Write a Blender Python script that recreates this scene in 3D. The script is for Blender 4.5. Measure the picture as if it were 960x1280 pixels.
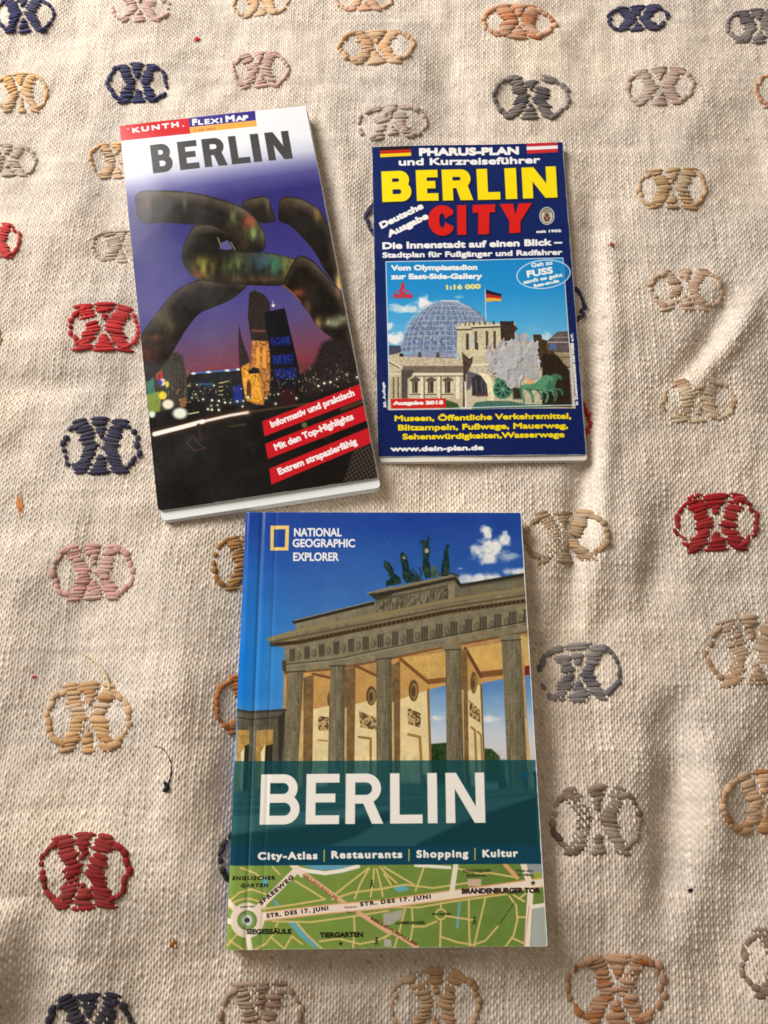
import bpy, math, random
import numpy as np

# ------------------------------------------------------------------ camera, light, exposure
for ob in list(bpy.data.objects):
    bpy.data.objects.remove(ob)
scene = bpy.context.scene
COL = scene.collection
TH = math.radians(16.0)          # how far the phone leans back from straight down
CAM_H = 0.355
FPX = 961.0                      # focal length in pixels of a 960 x 1280 frame
cam_data = bpy.data.cameras.new("camera")
cam_data.sensor_fit = 'VERTICAL'
cam_data.sensor_height = 32.0
cam_data.lens = FPX / 1280.0 * 32.0
cam_data.clip_start = 0.01
cam_data.clip_end = 50.0
cam = bpy.data.objects.new("camera", cam_data)
cam.location = (0, 0, CAM_H)
cam.rotation_euler = (TH, 0, 0)
COL.objects.link(cam)
scene.camera = cam

world = bpy.data.worlds.new("World")
scene.world = world
world.use_nodes = True
bg = world.node_tree.nodes["Background"]
bg.inputs[0].default_value = (1.0, 0.80, 0.59, 1)
bg.inputs[1].default_value = 0.26

def window_light(loc, target, size, power, colour):
    d = bpy.data.lights.new("window_light", 'AREA')
    d.shape = 'RECTANGLE'
    d.size, d.size_y = size
    d.energy = power
    d.color = colour
    o = bpy.data.objects.new("window_light", d)
    o.location = loc
    v = np.array(target, float) - np.array(loc, float)
    from mathutils import Vector
    o.rotation_euler = Vector(v).to_track_quat('-Z', 'Y').to_euler()
    COL.objects.link(o)
window_light((-0.96, 0.92, 0.70), (0.02, 0.10, 0.0), (0.85, 0.85), 34.0, (1.0, 0.965, 0.925))

scene.view_settings.view_transform = 'Standard'
scene.view_settings.look = 'None'
scene.view_settings.exposure = 0.0
scene.view_settings.gamma = 1.0
random.seed(7)
RNG = np.random.RandomState(11)

# ------------------------------------------------------------------ helpers: tagging, mesh, projection
def tag(o, label=None, cat=None, group=None, kind=None):
    for k, v in (("label", label), ("category", cat), ("group", group), ("kind", kind)):
        if v:
            o[k] = v
    return o

def empty(name, loc=(0, 0, 0)):
    o = bpy.data.objects.new(name, None)
    o.location = loc
    o.empty_display_size = 0.01
    COL.objects.link(o)
    return o

def add_mesh(name, verts, loops, sizes, mat, parent=None, colours=None, smooth=True):
    """verts (n,3); loops flat index array; sizes: int or array of polygon sizes."""
    verts = np.asarray(verts, np.float32)
    loops = np.asarray(loops, np.int32).ravel()
    if np.isscalar(sizes):
        sizes = np.full(len(loops) // sizes, sizes, np.int32)
    sizes = np.asarray(sizes, np.int32)
    me = bpy.data.meshes.new(name)
    me.vertices.add(len(verts))
    me.vertices.foreach_set("co", verts.ravel())
    me.loops.add(len(loops))
    me.loops.foreach_set("vertex_index", loops)
    me.polygons.add(len(sizes))
    me.polygons.foreach_set("loop_start", np.concatenate([[0], np.cumsum(sizes)[:-1]]).astype(np.int32))
    me.polygons.foreach_set("use_smooth", np.full(len(sizes), smooth, bool))
    me.update(calc_edges=True)
    if colours is not None:
        a = me.color_attributes.new("Col", 'FLOAT_COLOR', 'POINT')
        c = np.ones((len(verts), 4), np.float32)
        c[:, :3] = colours
        a.data.foreach_set("color", c.ravel())
    me.materials.append(mat)
    o = bpy.data.objects.new(name, me)
    COL.objects.link(o)
    if parent is not None:
        o.parent = parent
        o.location = tuple(-x for x in parent.location)
    return o

CT, ST = math.cos(TH), math.sin(TH)
def ground(px, py, z=0.0):
    """point of height z that is seen at a pixel of the 960 x 1280 frame"""
    u = np.asarray(px, float) - 480.0
    v = np.asarray(py, float) - 640.0
    dy = -v * CT + FPX * ST
    dz = v * ST + FPX * CT
    t = (CAM_H - z) / dz
    return u * t, dy * t
def to_px(x, y, z):
    h = CAM_H - z
    d = h * CT + y * ST
    up = y * CT - h * ST
    return 480.0 + FPX * x / d, 640.0 - FPX * up / d

def lin(c):
    c = np.clip(np.asarray(c, float) / 255.0, 0, 1)
    return np.where(c <= 0.04045, c / 12.92, ((c + 0.055) / 1.055) ** 2.4)

NOISE = np.random.RandomState(5).rand(512, 512)
def vn(x, y, seed=0):
    x = np.asarray(x, float) + seed * 37.13
    y = np.asarray(y, float) + seed * 91.7
    xi = np.floor(x).astype(int); yi = np.floor(y).astype(int)
    fx = x - xi; fy = y - yi
    fx = fx * fx * (3 - 2 * fx); fy = fy * fy * (3 - 2 * fy)
    a = NOISE[yi % 512, xi % 512]; b = NOISE[yi % 512, (xi + 1) % 512]
    c = NOISE[(yi + 1) % 512, xi % 512]; d = NOISE[(yi + 1) % 512, (xi + 1) % 512]
    return (a * (1 - fx) + b * fx) * (1 - fy) + (c * (1 - fx) + d * fx) * fy
def fbm(x, y, seed=0, o=4):
    s = 0; a = 1; t = 0
    for i in range(o):
        s = s + a * vn(x * 2 ** i, y * 2 ** i, seed + i * 3); t += a; a *= .5
    return s / t
def sstep(a, b, x):
    t = np.clip((x - a) / (b - a), 0, 1)
    return t * t * (3 - 2 * t)

# ------------------------------------------------------------------ materials
def material(name, rough=0.6, spec=0.3, coat=0.0, colour=None, bump=None, sheen=0.0, noise=0.0):
    m = bpy.data.materials.new(name)
    m.use_nodes = True
    nt = m.node_tree
    b = nt.nodes["Principled BSDF"]
    b.inputs["Roughness"].default_value = rough
    b.inputs["Specular IOR Level"].default_value = spec
    b.inputs["Coat Weight"].default_value = coat
    b.inputs["Coat Roughness"].default_value = 0.22
    b.inputs["Sheen Weight"].default_value = sheen
    if colour is None:
        at = nt.nodes.new("ShaderNodeAttribute"); at.attribute_name = "Col"
        src = at.outputs["Color"]
    else:
        rgb = nt.nodes.new("ShaderNodeRGB"); rgb.outputs[0].default_value = (*colour, 1)
        src = rgb.outputs[0]
    if noise:
        tc = nt.nodes.new("ShaderNodeTexCoord")
        n = nt.nodes.new("ShaderNodeTexNoise"); n.inputs["Scale"].default_value = 900
        n.inputs["Detail"].default_value = 4
        nt.links.new(tc.outputs["Object"], n.inputs["Vector"])
        mr = nt.nodes.new("ShaderNodeMapRange")
        mr.inputs[3].default_value = 1 - noise; mr.inputs[4].default_value = 1 + noise
        nt.links.new(n.outputs[0], mr.inputs[0])
        mx = nt.nodes.new("ShaderNodeVectorMath"); mx.operation = 'SCALE'
        nt.links.new(src, mx.inputs[0]); nt.links.new(mr.outputs[0], mx.inputs["Scale"])
        src = mx.outputs[0]
    nt.links.new(src, b.inputs["Base Color"])
    if coat == 0 and bump and rough < .3:          # handled print: the gloss is rubbed unevenly
        tc = nt.nodes.new("ShaderNodeTexCoord")
        n = nt.nodes.new("ShaderNodeTexNoise"); n.inputs["Scale"].default_value = 38; n.inputs["Detail"].default_value = 6
        nt.links.new(tc.outputs["Object"], n.inputs["Vector"])
        mr = nt.nodes.new("ShaderNodeMapRange")
        mr.inputs[1].default_value = .35; mr.inputs[2].default_value = .7
        mr.inputs[3].default_value = rough - .05; mr.inputs[4].default_value = rough + .12
        nt.links.new(n.outputs[0], mr.inputs[0]); nt.links.new(mr.outputs[0], b.inputs["Roughness"])
    if bump:
        tc = nt.nodes.new("ShaderNodeTexCoord")
        n = nt.nodes.new("ShaderNodeTexNoise"); n.inputs["Scale"].default_value = bump[0]
        n.inputs["Detail"].default_value = 3
        nt.links.new(tc.outputs["Object"], n.inputs["Vector"])
        bp = nt.nodes.new("ShaderNodeBump"); bp.inputs["Strength"].default_value = bump[1]
        bp.inputs["Distance"].default_value = bump[2]
        nt.links.new(n.outputs[0], bp.inputs["Height"])
        nt.links.new(bp.outputs[0], b.inputs["Normal"])
    return m

M_CLOTH = material("woven_cotton", .92, .15, sheen=.15, noise=.10)
M_YARN = material("embroidery_yarn", .85, .2, sheen=.2, noise=.16, bump=(1500, .5, .0004))
M_GLOSS = material("glossy_print", .20, .30, coat=0, bump=(45, .03, .003))
M_SATIN = material("satin_print", .28, .30, coat=0, bump=(60, .04, .003))
M_PAPER = material("map_paper", .8, .3, colour=(.80, .83, .86), noise=.05)
M_PAPER_WARM = material("uncoated_paper", .85, .3, colour=(.76, .74, .69), noise=.06)
M_STICKER = material("torn_label_paper", .9, .2, bump=(260, .8, .0010), noise=.14)
M_SATIN_BACK = material("printed_back", .5, .4, colour=(.045, .06, .10))
M_SPINE = material("printed_spine", .45, .4, colour=(.01, .08, .28))
M_FLUFF = material("loose_fibre", .95, .1, noise=.2)

# ------------------------------------------------------------------ the cloth
# Folds, each a line across the cloth (points given as seen in the frame), a half width and a height (m).
FOLDS = [
    ([(738, 190), (742, 330), (735, 470), (728, 600), (712, 740), (690, 860)], .0055, -.0026),
    ([(758, 210), (762, 420), (752, 620), (738, 760), (722, 860)], .0050, .0016),
    ([(838, 850), (846, 960), (842, 1080), (825, 1180)], .0080, -.0048),
    ([(885, 900), (890, 1000), (880, 1100)], .010, .0030),
    ([(930, 330), (900, 400), (868, 450), (830, 500)], .0060, -.0022),
    ([(952, 350), (925, 405), (890, 455), (850, 505)], .0055, .0022),
    ([(950, 800), (930, 860), (955, 930)], .009, .0020),
    ([(795, 560), (790, 700), (770, 800)], .014, .0016),
    ([(835, 590), (822, 700), (800, 790)], .008, -.0020),
    ([(226, 630), (222, 800), (228, 960), (240, 1100), (252, 1210)], .017, .0040),
    ([(60, 1090), (40, 1180), (30, 1300)], .010, -.0022),
    ([(-8, 1120), (-20, 1290)], .014, .0060),
    ([(100, 1000), (105, 1100), (80, 1200)], .022, .0014),
    ([(410, 100), (430, 240), (448, 360)], .006, .0010),
    ([(545, 20), (560, 90), (580, 160)], .010, -.0012),
    ([(600, 1215), (690, 1232), (790, 1225)], .010, -.0012),
    ([(180, 470), (60, 480), (-20, 476)], .006, -.0008),
    ([(200, 60), (130, 62), (-20, 70)], .010, -.0008),
    ([(690, 900), (700, 990), (690, 1090)], .006, -.0012),
    ([(930, 1080), (900, 1180), (870, 1290)], .012, -.0022),
    ([(640, 1200), (480, 1204), (300, 1203)], .006, -.0010),
    ([(900, 40), (860, 150), (850, 300)], .018, .0014),
]
# places held flat under the three booklets
FOOT = [[(307, 640), (651, 641), (684, 1182), (282, 1188)],
        [(149, 157), (382, 132), (480, 610), (205, 655)],
        [(465, 184), (703, 178), (735, 577), (473, 580)]]

def seg_dist(x, y, pts):
    """distance to a polyline and the parameter along it (0..1)"""
    best = np.full(x.shape, 1e9); par = np.zeros(x.shape)
    n = len(pts) - 1
    for i in range(n):
        (ax, ay), (bx, by) = pts[i], pts[i + 1]
        dx, dy = bx - ax, by - ay
        t = np.clip(((x - ax) * dx + (y - ay) * dy) / (dx * dx + dy * dy + 1e-18), 0, 1)
        d = np.hypot(x - ax - t * dx, y - ay - t * dy)
        m = d < best
        best = np.where(m, d, best); par = np.where(m, (i + t) / n, par)
    return best, par

def poly_sdf(x, y, pts):
    """signed distance to a polygon, negative inside"""
    d = np.full(x.shape, 1e18); s = np.ones(x.shape)
    n = len(pts)
    for i in range(n):
        ax, ay = pts[i]; bx, by = pts[i - 1]
        ex, ey = bx - ax, by - ay
        wx, wy = x - ax, y - ay
        t = np.clip((wx * ex + wy * ey) / (ex * ex + ey * ey + 1e-18), 0, 1)
        d = np.minimum(d, (wx - ex * t) ** 2 + (wy - ey * t) ** 2)
        c1 = y >= ay; c2 = y < by; c3 = ex * wy > ey * wx
        flip = (c1 & c2 & c3) | (~c1 & ~c2 & ~c3)
        s = np.where(flip, -s, s)
    return s * np.sqrt(d)

FOLDS_W = []
for pts, w, h in FOLDS:
    gx, gy = ground([p[0] for p in pts], [p[1] for p in pts])
    FOLDS_W.append((list(zip(gx, gy)), w, h))
FOOT_W = []
for q in FOOT:
    gx, gy = ground([p[0] for p in q], [p[1] for p in q])
    FOOT_W.append(list(zip(gx, gy)))

def cloth_h(x, y):
    x = np.asarray(x, float); y = np.asarray(y, float)
    h = (fbm(x * 22 + 3, y * 16 + 9, 1, 3) - .5) * .0085
    h += (fbm(x * 75 + 20, y * 60, 4, 2) - .5) * .0020
    for pts, w, a in FOLDS_W:
        d, t = seg_dist(x, y, pts)
        w = w * 1.2
        end = np.sin(np.clip(t, .02, .98) * math.pi) ** 1.1
        h += 2.2 * a * end * np.exp(-(d / w) ** 2)
    e = np.clip(-.072 - y + .012 * np.sin(x * 21 + 1), 0, None)   # slope added to turn the near cloth from the window and darken it
    h -= .18 * e * e / (e + .02)
    hold = np.ones(x.shape)
    for q in FOOT_W:
        d = poly_sdf(x, y, q)
        hold = np.minimum(hold, sstep(-.010, .010, d))
    return np.where(hold > 0, h, 0) * hold + (hold - 1) * .0002 - .0004

def axis(lo, hi, step, reach, n):
    core = np.arange(lo, hi, step)
    g = step * np.geomspace(1.4, 1, n)
    ext = np.cumsum(np.geomspace(step * 2, reach / n * 2.2, n))
    return np.concatenate([lo - ext[::-1], core, core[-1] + ext])

WP, WQ = .00127, .00150             # pitch of the warp and of the weft yarns
xs = axis(-.270, .270, .00032, .9, 26)
ys = axis(-.150, .450, .00039, .9, 26)
GX, GY = np.meshgrid(xs, ys)
dense = (np.minimum(np.minimum(GX + .272, .272 - GX), np.minimum(GY + .152, .452 - GY)) > 0)
base = cloth_h(GX, GY)
# the grain of the cloth wanders a little
wx = GX + .0030 * (fbm(GX * 9, GY * 7, 21, 2) - .5) + .0007 * (vn(GX * 60, GY * 90, 31) - .5) - .03 * GY
wy = GY + .0026 * (fbm(GX * 8, GY * 9, 23, 2) - .5) + .0006 * (vn(GX * 90, GY * 60, 33) - .5)
cu = wx / WP; rv = wy / WQ
ci = np.floor(cu).astype(int); ri = np.floor(rv).astype(int)
par = ((ci + ri) % 2) == 0
# each crossing: where par is true the warp yarn rides on top as a long slanted bead
best = np.zeros(GX.shape)
tone = np.zeros(GX.shape)
for dc in (-1, 0, 1):
    c = ci + dc
    r = np.where(((c + ri) % 2) == 0, ri, np.where(rv - ri > .5, ri + 1, ri - 1))
    ly = rv - (r + .5)
    lx = cu - (c + .5) + .26 * ly
    jw = NOISE[(r * 7 + c * 3) % 512, (c * 13 + r) % 512]
    yarn = NOISE[(c * 5) % 512, 17]
    slub = vn(c * 3.1, rv * .09, 41)
    wdt = .47 * (.82 + .30 * yarn + .34 * (slub - .5) + .22 * (jw - .5))
    q = 1 - (lx / wdt) ** 2 - np.abs(ly / (.80 + .16 * (jw - .5))) ** 2.4
    b = np.sqrt(np.clip(q, 0, 1)) * (.70 + .45 * jw + .25 * (yarn - .5))
    m = b > best
    best = np.where(m, b, best)
    tone = np.where(m, .55 * jw + .45 * yarn, tone)
# the weft shows between the beads as a lower cross yarn
lyw = rv - (ri + .5)
wj = NOISE[ri % 512, (ci * 3 + 7) % 512]
weft = .30 * np.sqrt(np.clip(1 - (lyw / .55) ** 2, 0, 1)) * (.8 + .35 * vn(cu * .12, ri * 2.7, 43))
m = weft > best
best = np.where(m, weft, best)
tone = np.where(m, wj, tone)
amp = .00092 * (.55 + .9 * fbm(GX * 40, GY * 40, 51, 2)) * (1 - .42 * sstep(.10, .34, GY - .25 * GX))   # beaten flatter and finer away from the near edge
GZ = base + np.where(dense, best * amp, 0)
tone = np.where(dense, tone, .5)
# colour of undyed cotton: yarn to yarn difference, slubs and faint stains
stain = fbm(GX * 14 + 7, GY * 14, 61, 4)
rowv = np.where(dense, vn(wx * 9, wy / WQ * .5, 63), .5)
colv = np.where(dense, vn(wx / WP * .35, wy * 7, 65), .5)
bands = sstep(.45, .62, vn(GX * 26 + 4, GY * .8, 67)) * .05 + sstep(.5, .65, vn(GX * .7, GY * 24 + 2, 69)) * .04
val = .86 + .30 * (tone - .5) + .16 * (rowv - .5) + .12 * (colv - .5) + .20 * (stain - .5) + bands
cream = np.array([.735, .650, .555])
warm = np.stack([1 + .0 * stain, 1 - .06 * (stain - .5), 1 - .16 * (stain - .5)], -1)
CC = cream * val[..., None] * warm
fl = (NOISE[(ci * 11 + ri * 5) % 512, (ri * 17 + ci) % 512] > .985) & dense
CC = np.where(fl[..., None], CC * np.array([.80, .72, .62]), CC)
ny, nx = GX.shape
idx = np.arange(ny * nx).reshape(ny, nx)
quads = np.stack([idx[:-1, :-1], idx[:-1, 1:], idx[1:, 1:], idx[1:, :-1]], -1)
cloth = empty("embroidered_cloth")
tag(cloth, "cream handwoven cotton cloth with rows of coloured embroidered motifs under the three Berlin booklets", "cloth")
add_mesh("woven_fabric", np.stack([GX, GY, GZ], -1).reshape(-1, 3), quads, 4, M_CLOTH, cloth, CC.reshape(-1, 3))
del GX, GY, GZ, CC, base, wx, wy, cu, rv, ci, ri, best, tone, quads, idx, stain, rowv, colv, val, warm, fl, weft, lyw, wj, amp, par, dense, m

# ------------------------------------------------------------------ embroidery: stitches of thick yarn
def stitch_mesh(P0, P1, rad, arch, seg=6, side=7):
    """tubes from P0 to P1 (n,3), thinning at the ends where the yarn dives into the cloth"""
    n = len(P0)
    t = np.linspace(0, 1, seg)
    prof = np.sqrt(np.clip(1 - np.abs(2 * t - 1) ** 3.0, 0.02, 1))
    lift = 1 - (2 * t - 1) ** 4
    d = P1 - P0
    L = np.linalg.norm(d[:, :2], axis=1)[:, None] + 1e-9
    sx = -d[:, 1:2] / L; sy = d[:, 0:1] / L
    a = np.linspace(0, 2 * math.pi, side, endpoint=False)
    c = P0[:, None, None, :] + d[:, None, None, :] * t[None, :, None, None]
    c = np.repeat(c, side, 2).copy()
    rr = rad[:, None, None] * prof[None, :, None]
    ca = np.cos(a)[None, None, :]; sa = np.sin(a)[None, None, :]
    c[..., 0] += sx[:, :, None] * rr * ca
    c[..., 1] += sy[:, :, None] * rr * ca
    c[..., 2] += rr * sa * .50 + arch[:, None, None] * (lift[None, :, None] - 1)
    V = c.reshape(-1, 3)
    f = []
    for i in range(seg - 1):
        for j in range(side):
            k = (j + 1) % side
            f.append((i * side + j, i * side + k, (i + 1) * side + k, (i + 1) * side + j))
    f = np.array(f)
    F = (f[None] + (np.arange(n) * seg * side)[:, None, None]).reshape(-1, 4)
    return V, F, seg * side

def motif(px, py, hw, hh, rgb, ang=0.0, spread=.12, wide=1.0, alt=None, fill=1.0, dust=1.0):
    """One crossed diamond: two bent satin bars, wedges above and below, a ring of short stitches each side."""
    A, B, R = [], [], []
    rnd = random.Random(int(px * 13 + py * 7))
    def st(x0, y0, x1, y1, r=1.0):
        if rnd.random() > fill: return
        j = lambda: rnd.uniform(-.05, .05)
        A.append((x0 + j(), y0 + j())); B.append((x1 + j(), y1 + j())); R.append(r * rnd.uniform(.85, 1.12))
    bw = rnd.uniform(.165, .215) * wide; open_ = rnd.uniform(.27, .34); cen = bw + rnd.uniform(.01, .035)
    slant = rnd.uniform(.02, .09); ext = rnd.uniform(.84, .94); reach = rnd.uniform(70, 84)
    for s in (-1, 1):
        off = rnd.uniform(-.02, .02); hook = rnd.random() < .6
        for k in range(17):
            b = ext - k * 2 * ext / 16
            xc = s * (cen + open_ * abs(b) ** 1.1) + off
            g = bw * rnd.uniform(.86, 1.1)
            st(xc - g, b + slant * s, xc + g, b - slant * s)
        if hook:                                   # the bar often turns outward into the ring
            for e in (-1, 1):
                if rnd.random() < .6: st(s * .46, e * (ext - .04), s * .70, e * .70, 1.3)
        n = rnd.choice((9, 10, 11))
        for k in range(n):                         # outer ring, a chain of short stitches
            t = math.radians(reach - k * 2 * reach / (n - 1))
            rx, ry = .46 + rnd.uniform(-.04, .03), .78 + rnd.uniform(-.03, .03)
            x, y = s * (.49 + rx * math.cos(t)), ry * math.sin(t)
            tx, ty = -s * math.sin(t) * rx, ry * math.cos(t)
            l = rnd.uniform(.11, .18) / math.hypot(tx, ty)
            st(x - tx * l, y - ty * l, x + tx * l, y + ty * l, rnd.uniform(.85, 1.35))
    for s in (-1, 1):                              # wedges
        wt = rnd.uniform(.20, .29) * wide
        for k in range(6):
            b = s * (ext + .03 - k * .112)
            w = wt * (1 - k / 6.6)
            st(-w, b, w, b + .03, 1.1)
    A = np.array(A); B = np.array(B); R = np.array(R)
    ca, sa = math.cos(ang), math.sin(ang)
    def plc(Q):
        x = Q[:, 0] * ca - Q[:, 1] * sa * hh / hw
        y = Q[:, 0] * sa * hw / hh + Q[:, 1] * ca
        gx, gy = ground(px + x * hw, py - y * hh)
        return gx, gy
    ax, ay = plc(A); bx, by = plc(B)
    x0, _ = ground(px - hw, py); x1, y1 = ground(px + hw, py)
    unit = (x1 - x0) / 2
    rad = R * unit * (.062 + .010 * (RNG.rand(len(R)) - .5))
    P0 = np.stack([ax, ay, cloth_h(ax, ay) + .0004], 1)
    P1 = np.stack([bx, by, cloth_h(bx, by) + .0004], 1)
    up_ = rad * .22 + (.00028 if dust < .5 else .0)
    P0[:, 2] += up_; P1[:, 2] += up_
    # fine hairs standing off the worn yarn
    m = 110
    k = RNG.randint(0, len(P0), m); t = RNG.rand(m, 1)
    H0 = P0[k] * (1 - t) + P1[k] * t
    H0[:, 2] += rad[k] * .35
    dh = RNG.randn(m, 3) * np.array([.0009, .0009, .00025])
    V, F, per = stitch_mesh(P0, P1, rad, rad * .15)
    n = len(A)
    V2, F2, per2 = stitch_mesh(H0 - dh, H0 + dh, np.full(m, .00007), np.full(m, .0001), 4, 3)
    kk = 1 + (RNG.rand(n, 1) - .5) * 2 * spread + (RNG.rand(n, 3) - .5) * .05
    c0 = lin(rgb)
    if dust == 1.0: c0 = c0 * .80 + c0.mean() * np.array([1.06, 1.0, .90]) * .20
    c = c0[None] * kk
    pale = np.array([.62, .54, .45])
    fade = np.clip(.06 + .55 * (vn((A[:, 0] + px) * 1.3, (A[:, 1] + py) * 1.7, 5) - .3), 0, .42)[:, None] * dust
    c = c * (1 - fade) + pale * fade
    if alt is not None:
        mix = (RNG.rand(n, 1) < .35) * RNG.rand(n, 1)
        c = c * (1 - mix) + lin(alt)[None] * mix
    c2 = np.clip(c[k] * .8 + pale * .25, 0, 1)
    return (np.concatenate([V, V2]), np.concatenate([F, F2 + len(V)]),
            np.concatenate([np.repeat(np.clip(c, 0, 1), per, 0), np.repeat(c2, per2, 0)]))

NAVY, PINK, ORNG, GREY = (38, 40, 86), (196, 150, 140), (216, 158, 92), (72, 70, 82)
RED, TAN, OCHRE, TAUPE = (172, 28, 30), (186, 160, 124), (200, 156, 96), (122, 100, 82)
MOTIFS = [  # px, py, half width, half height, colour, angle, label, alt colour, fill
    (30, 20, 37, 22, NAVY, .05, "dark blue embroidered motif", None, 1),
    (172, 104, 38, 24, NAVY, .0, "dark blue embroidered motif", None, .95),
    (176, 12, 37, 19, (205, 160, 150), .0, "pale pink embroidered motif", None, .9),
    (325, 89, 36, 22, (200, 152, 145), .05, "pale pink embroidered motif", None, .9),
    (326, 6, 36, 17, (216, 172, 116), .0, "pale yellow embroidered motif", None, .9),
    (27, 118, 35, 24, (214, 162, 84), .05, "yellow embroidered motif", None, 1),
    (470, 60, 48, 21, (214, 164, 110), .0, "faded orange embroidered motif", None, 1),
    (455, 1, 36, 14, (222, 160, 122), .0, "peach embroidered motif", None, 1),
    (648, 29, 46, 20, (214, 142, 82), -.03, "orange embroidered motif", (180, 110, 70), 1),
    (797, 23, 38, 16, (44, 44, 84), -.04, "dark blue embroidered motif", None, .9),
    (948, 33, 41, 21, (96, 88, 98), .05, "grey embroidered motif", None, 1),
    (664, 121, 48, 29, (74, 70, 78), -.03, "dark grey embroidered motif", (120, 110, 100), .85),
    (824, 110, 42, 23, (176, 146, 132), .0, "dusty beige embroidered motif", None, 1),
    (840, 237, 43, 27, (190, 152, 96), .0, "pale ochre embroidered motif", (150, 110, 70), .9),
    (980, 113, 38, 21, (206, 136, 86), .0, "orange embroidered motif", None, 1),
    (489, 155, 45, 22, (182, 158, 148), .1, "pale mauve embroidered motif", None, .85),
    (10, 202, 36, 20, (186, 172, 150), .0, "pale grey embroidered motif", None, .9),
    (146, 200, 36, 21, (216, 166, 110), .0, "faded orange embroidered motif", None, .9),
    (152, 307, 38, 22, (180, 164, 142), .0, "pale grey embroidered motif", None, .9),
    (-8, 303, 36, 23, (186, 40, 40), .0, "red embroidered motif", None, 1),
    (-32, 420, 34, 24, (178, 150, 120), .0, "tan embroidered motif", None, 1),
    (132, 412, 45, 29, (182, 34, 36), -.03, "red embroidered motif", (150, 24, 28), .95),
    (126, 559, 51, 34, (36, 36, 66), .0, "dark blue embroidered motif", None, .95),
    (117, 716, 52, 37, (186, 134, 122), .03, "dusty pink embroidered motif", (200, 150, 140), 1),
    (312, 705, 46, 38, (150, 108, 56), .0, "brown embroidered motif", None, 1),
    (111, 897, 56, 42, (196, 150, 92), .0, "ochre embroidered motif", (170, 124, 76), 1),
    (320, 880, 50, 38, (168, 106, 58), .0, "orange brown embroidered motif", None, 1),
    (109, 1088, 58, 48, (136, 12, 16), .0, "deep red embroidered motif", (120, 12, 16), 1),
    (328, 1073, 54, 42, (24, 24, 34), .0, "black blue embroidered motif", None, 1),
    (110, 1290, 55, 46, (32, 30, 50), .0, "dark blue embroidered motif", None, 1),
    (325, 1277, 54, 52, (142, 104, 80), .0, "mauve brown embroidered motif", None, .9),
    (545, 1262, 58, 48, (168, 124, 70), .0, "tan embroidered motif", None, .9),
    (774, 1240, 62, 49, (170, 112, 62), .03, "orange embroidered motif", (160, 96, 44), .95),
    (990, 1205, 62, 46, (112, 84, 62), .0, "dark brown embroidered motif", None, 1),
    (957, 1003, 62, 40, (202, 154, 100), .06, "golden tan embroidered motif", (160, 110, 66), 1),
    (745, 1026, 57, 43, (126, 104, 88), .03, "taupe embroidered motif", (96, 78, 66), 1),
    (940, 815, 60, 43, (166, 126, 84), .04, "tan embroidered motif", None, 1),
    (724, 841, 53, 38, (78, 80, 96), .04, "blue grey embroidered motif", (120, 116, 116), .92),
    (896, 654, 52, 36, (150, 20, 24), .04, "deep red embroidered motif", (120, 12, 18), 1),
    (872, 502, 47, 28, (198, 172, 132), .0, "beige embroidered motif", (160, 124, 86), .9),
    (856, 364, 47, 26, (190, 156, 126), .0, "beige embroidered motif", (160, 124, 96), .9),
    (706, 671, 52, 33, (152, 120, 78), .04, "olive tan embroidered motif", (178, 146, 104), 1),
    (690, 381, 43, 28, (40, 40, 78), .0, "dark blue embroidered motif", None, 1),
    (694, 522, 49, 30, (176, 34, 36), .0, "red embroidered motif", None, 1),
    (500, 274, 44, 28, (36, 36, 70), .0, "dark blue embroidered motif", None, 1),
]
for (px, py, hw, hh, rgb, ang, lab, alt, fill) in MOTIFS:
    V, F, C = motif(px, py, hw, hh, rgb, ang, alt=alt, fill=fill,
                    wide=1.3 if rgb[0] > 140 and rgb[1] < 45 else 1.0, dust=.12 if min(rgb) < 60 and max(rgb) < 190 else 1.0)
    o = add_mesh("embroidered_motif", V, F, 4, M_YARN, cloth, C)
    o["label"] = lab

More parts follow.
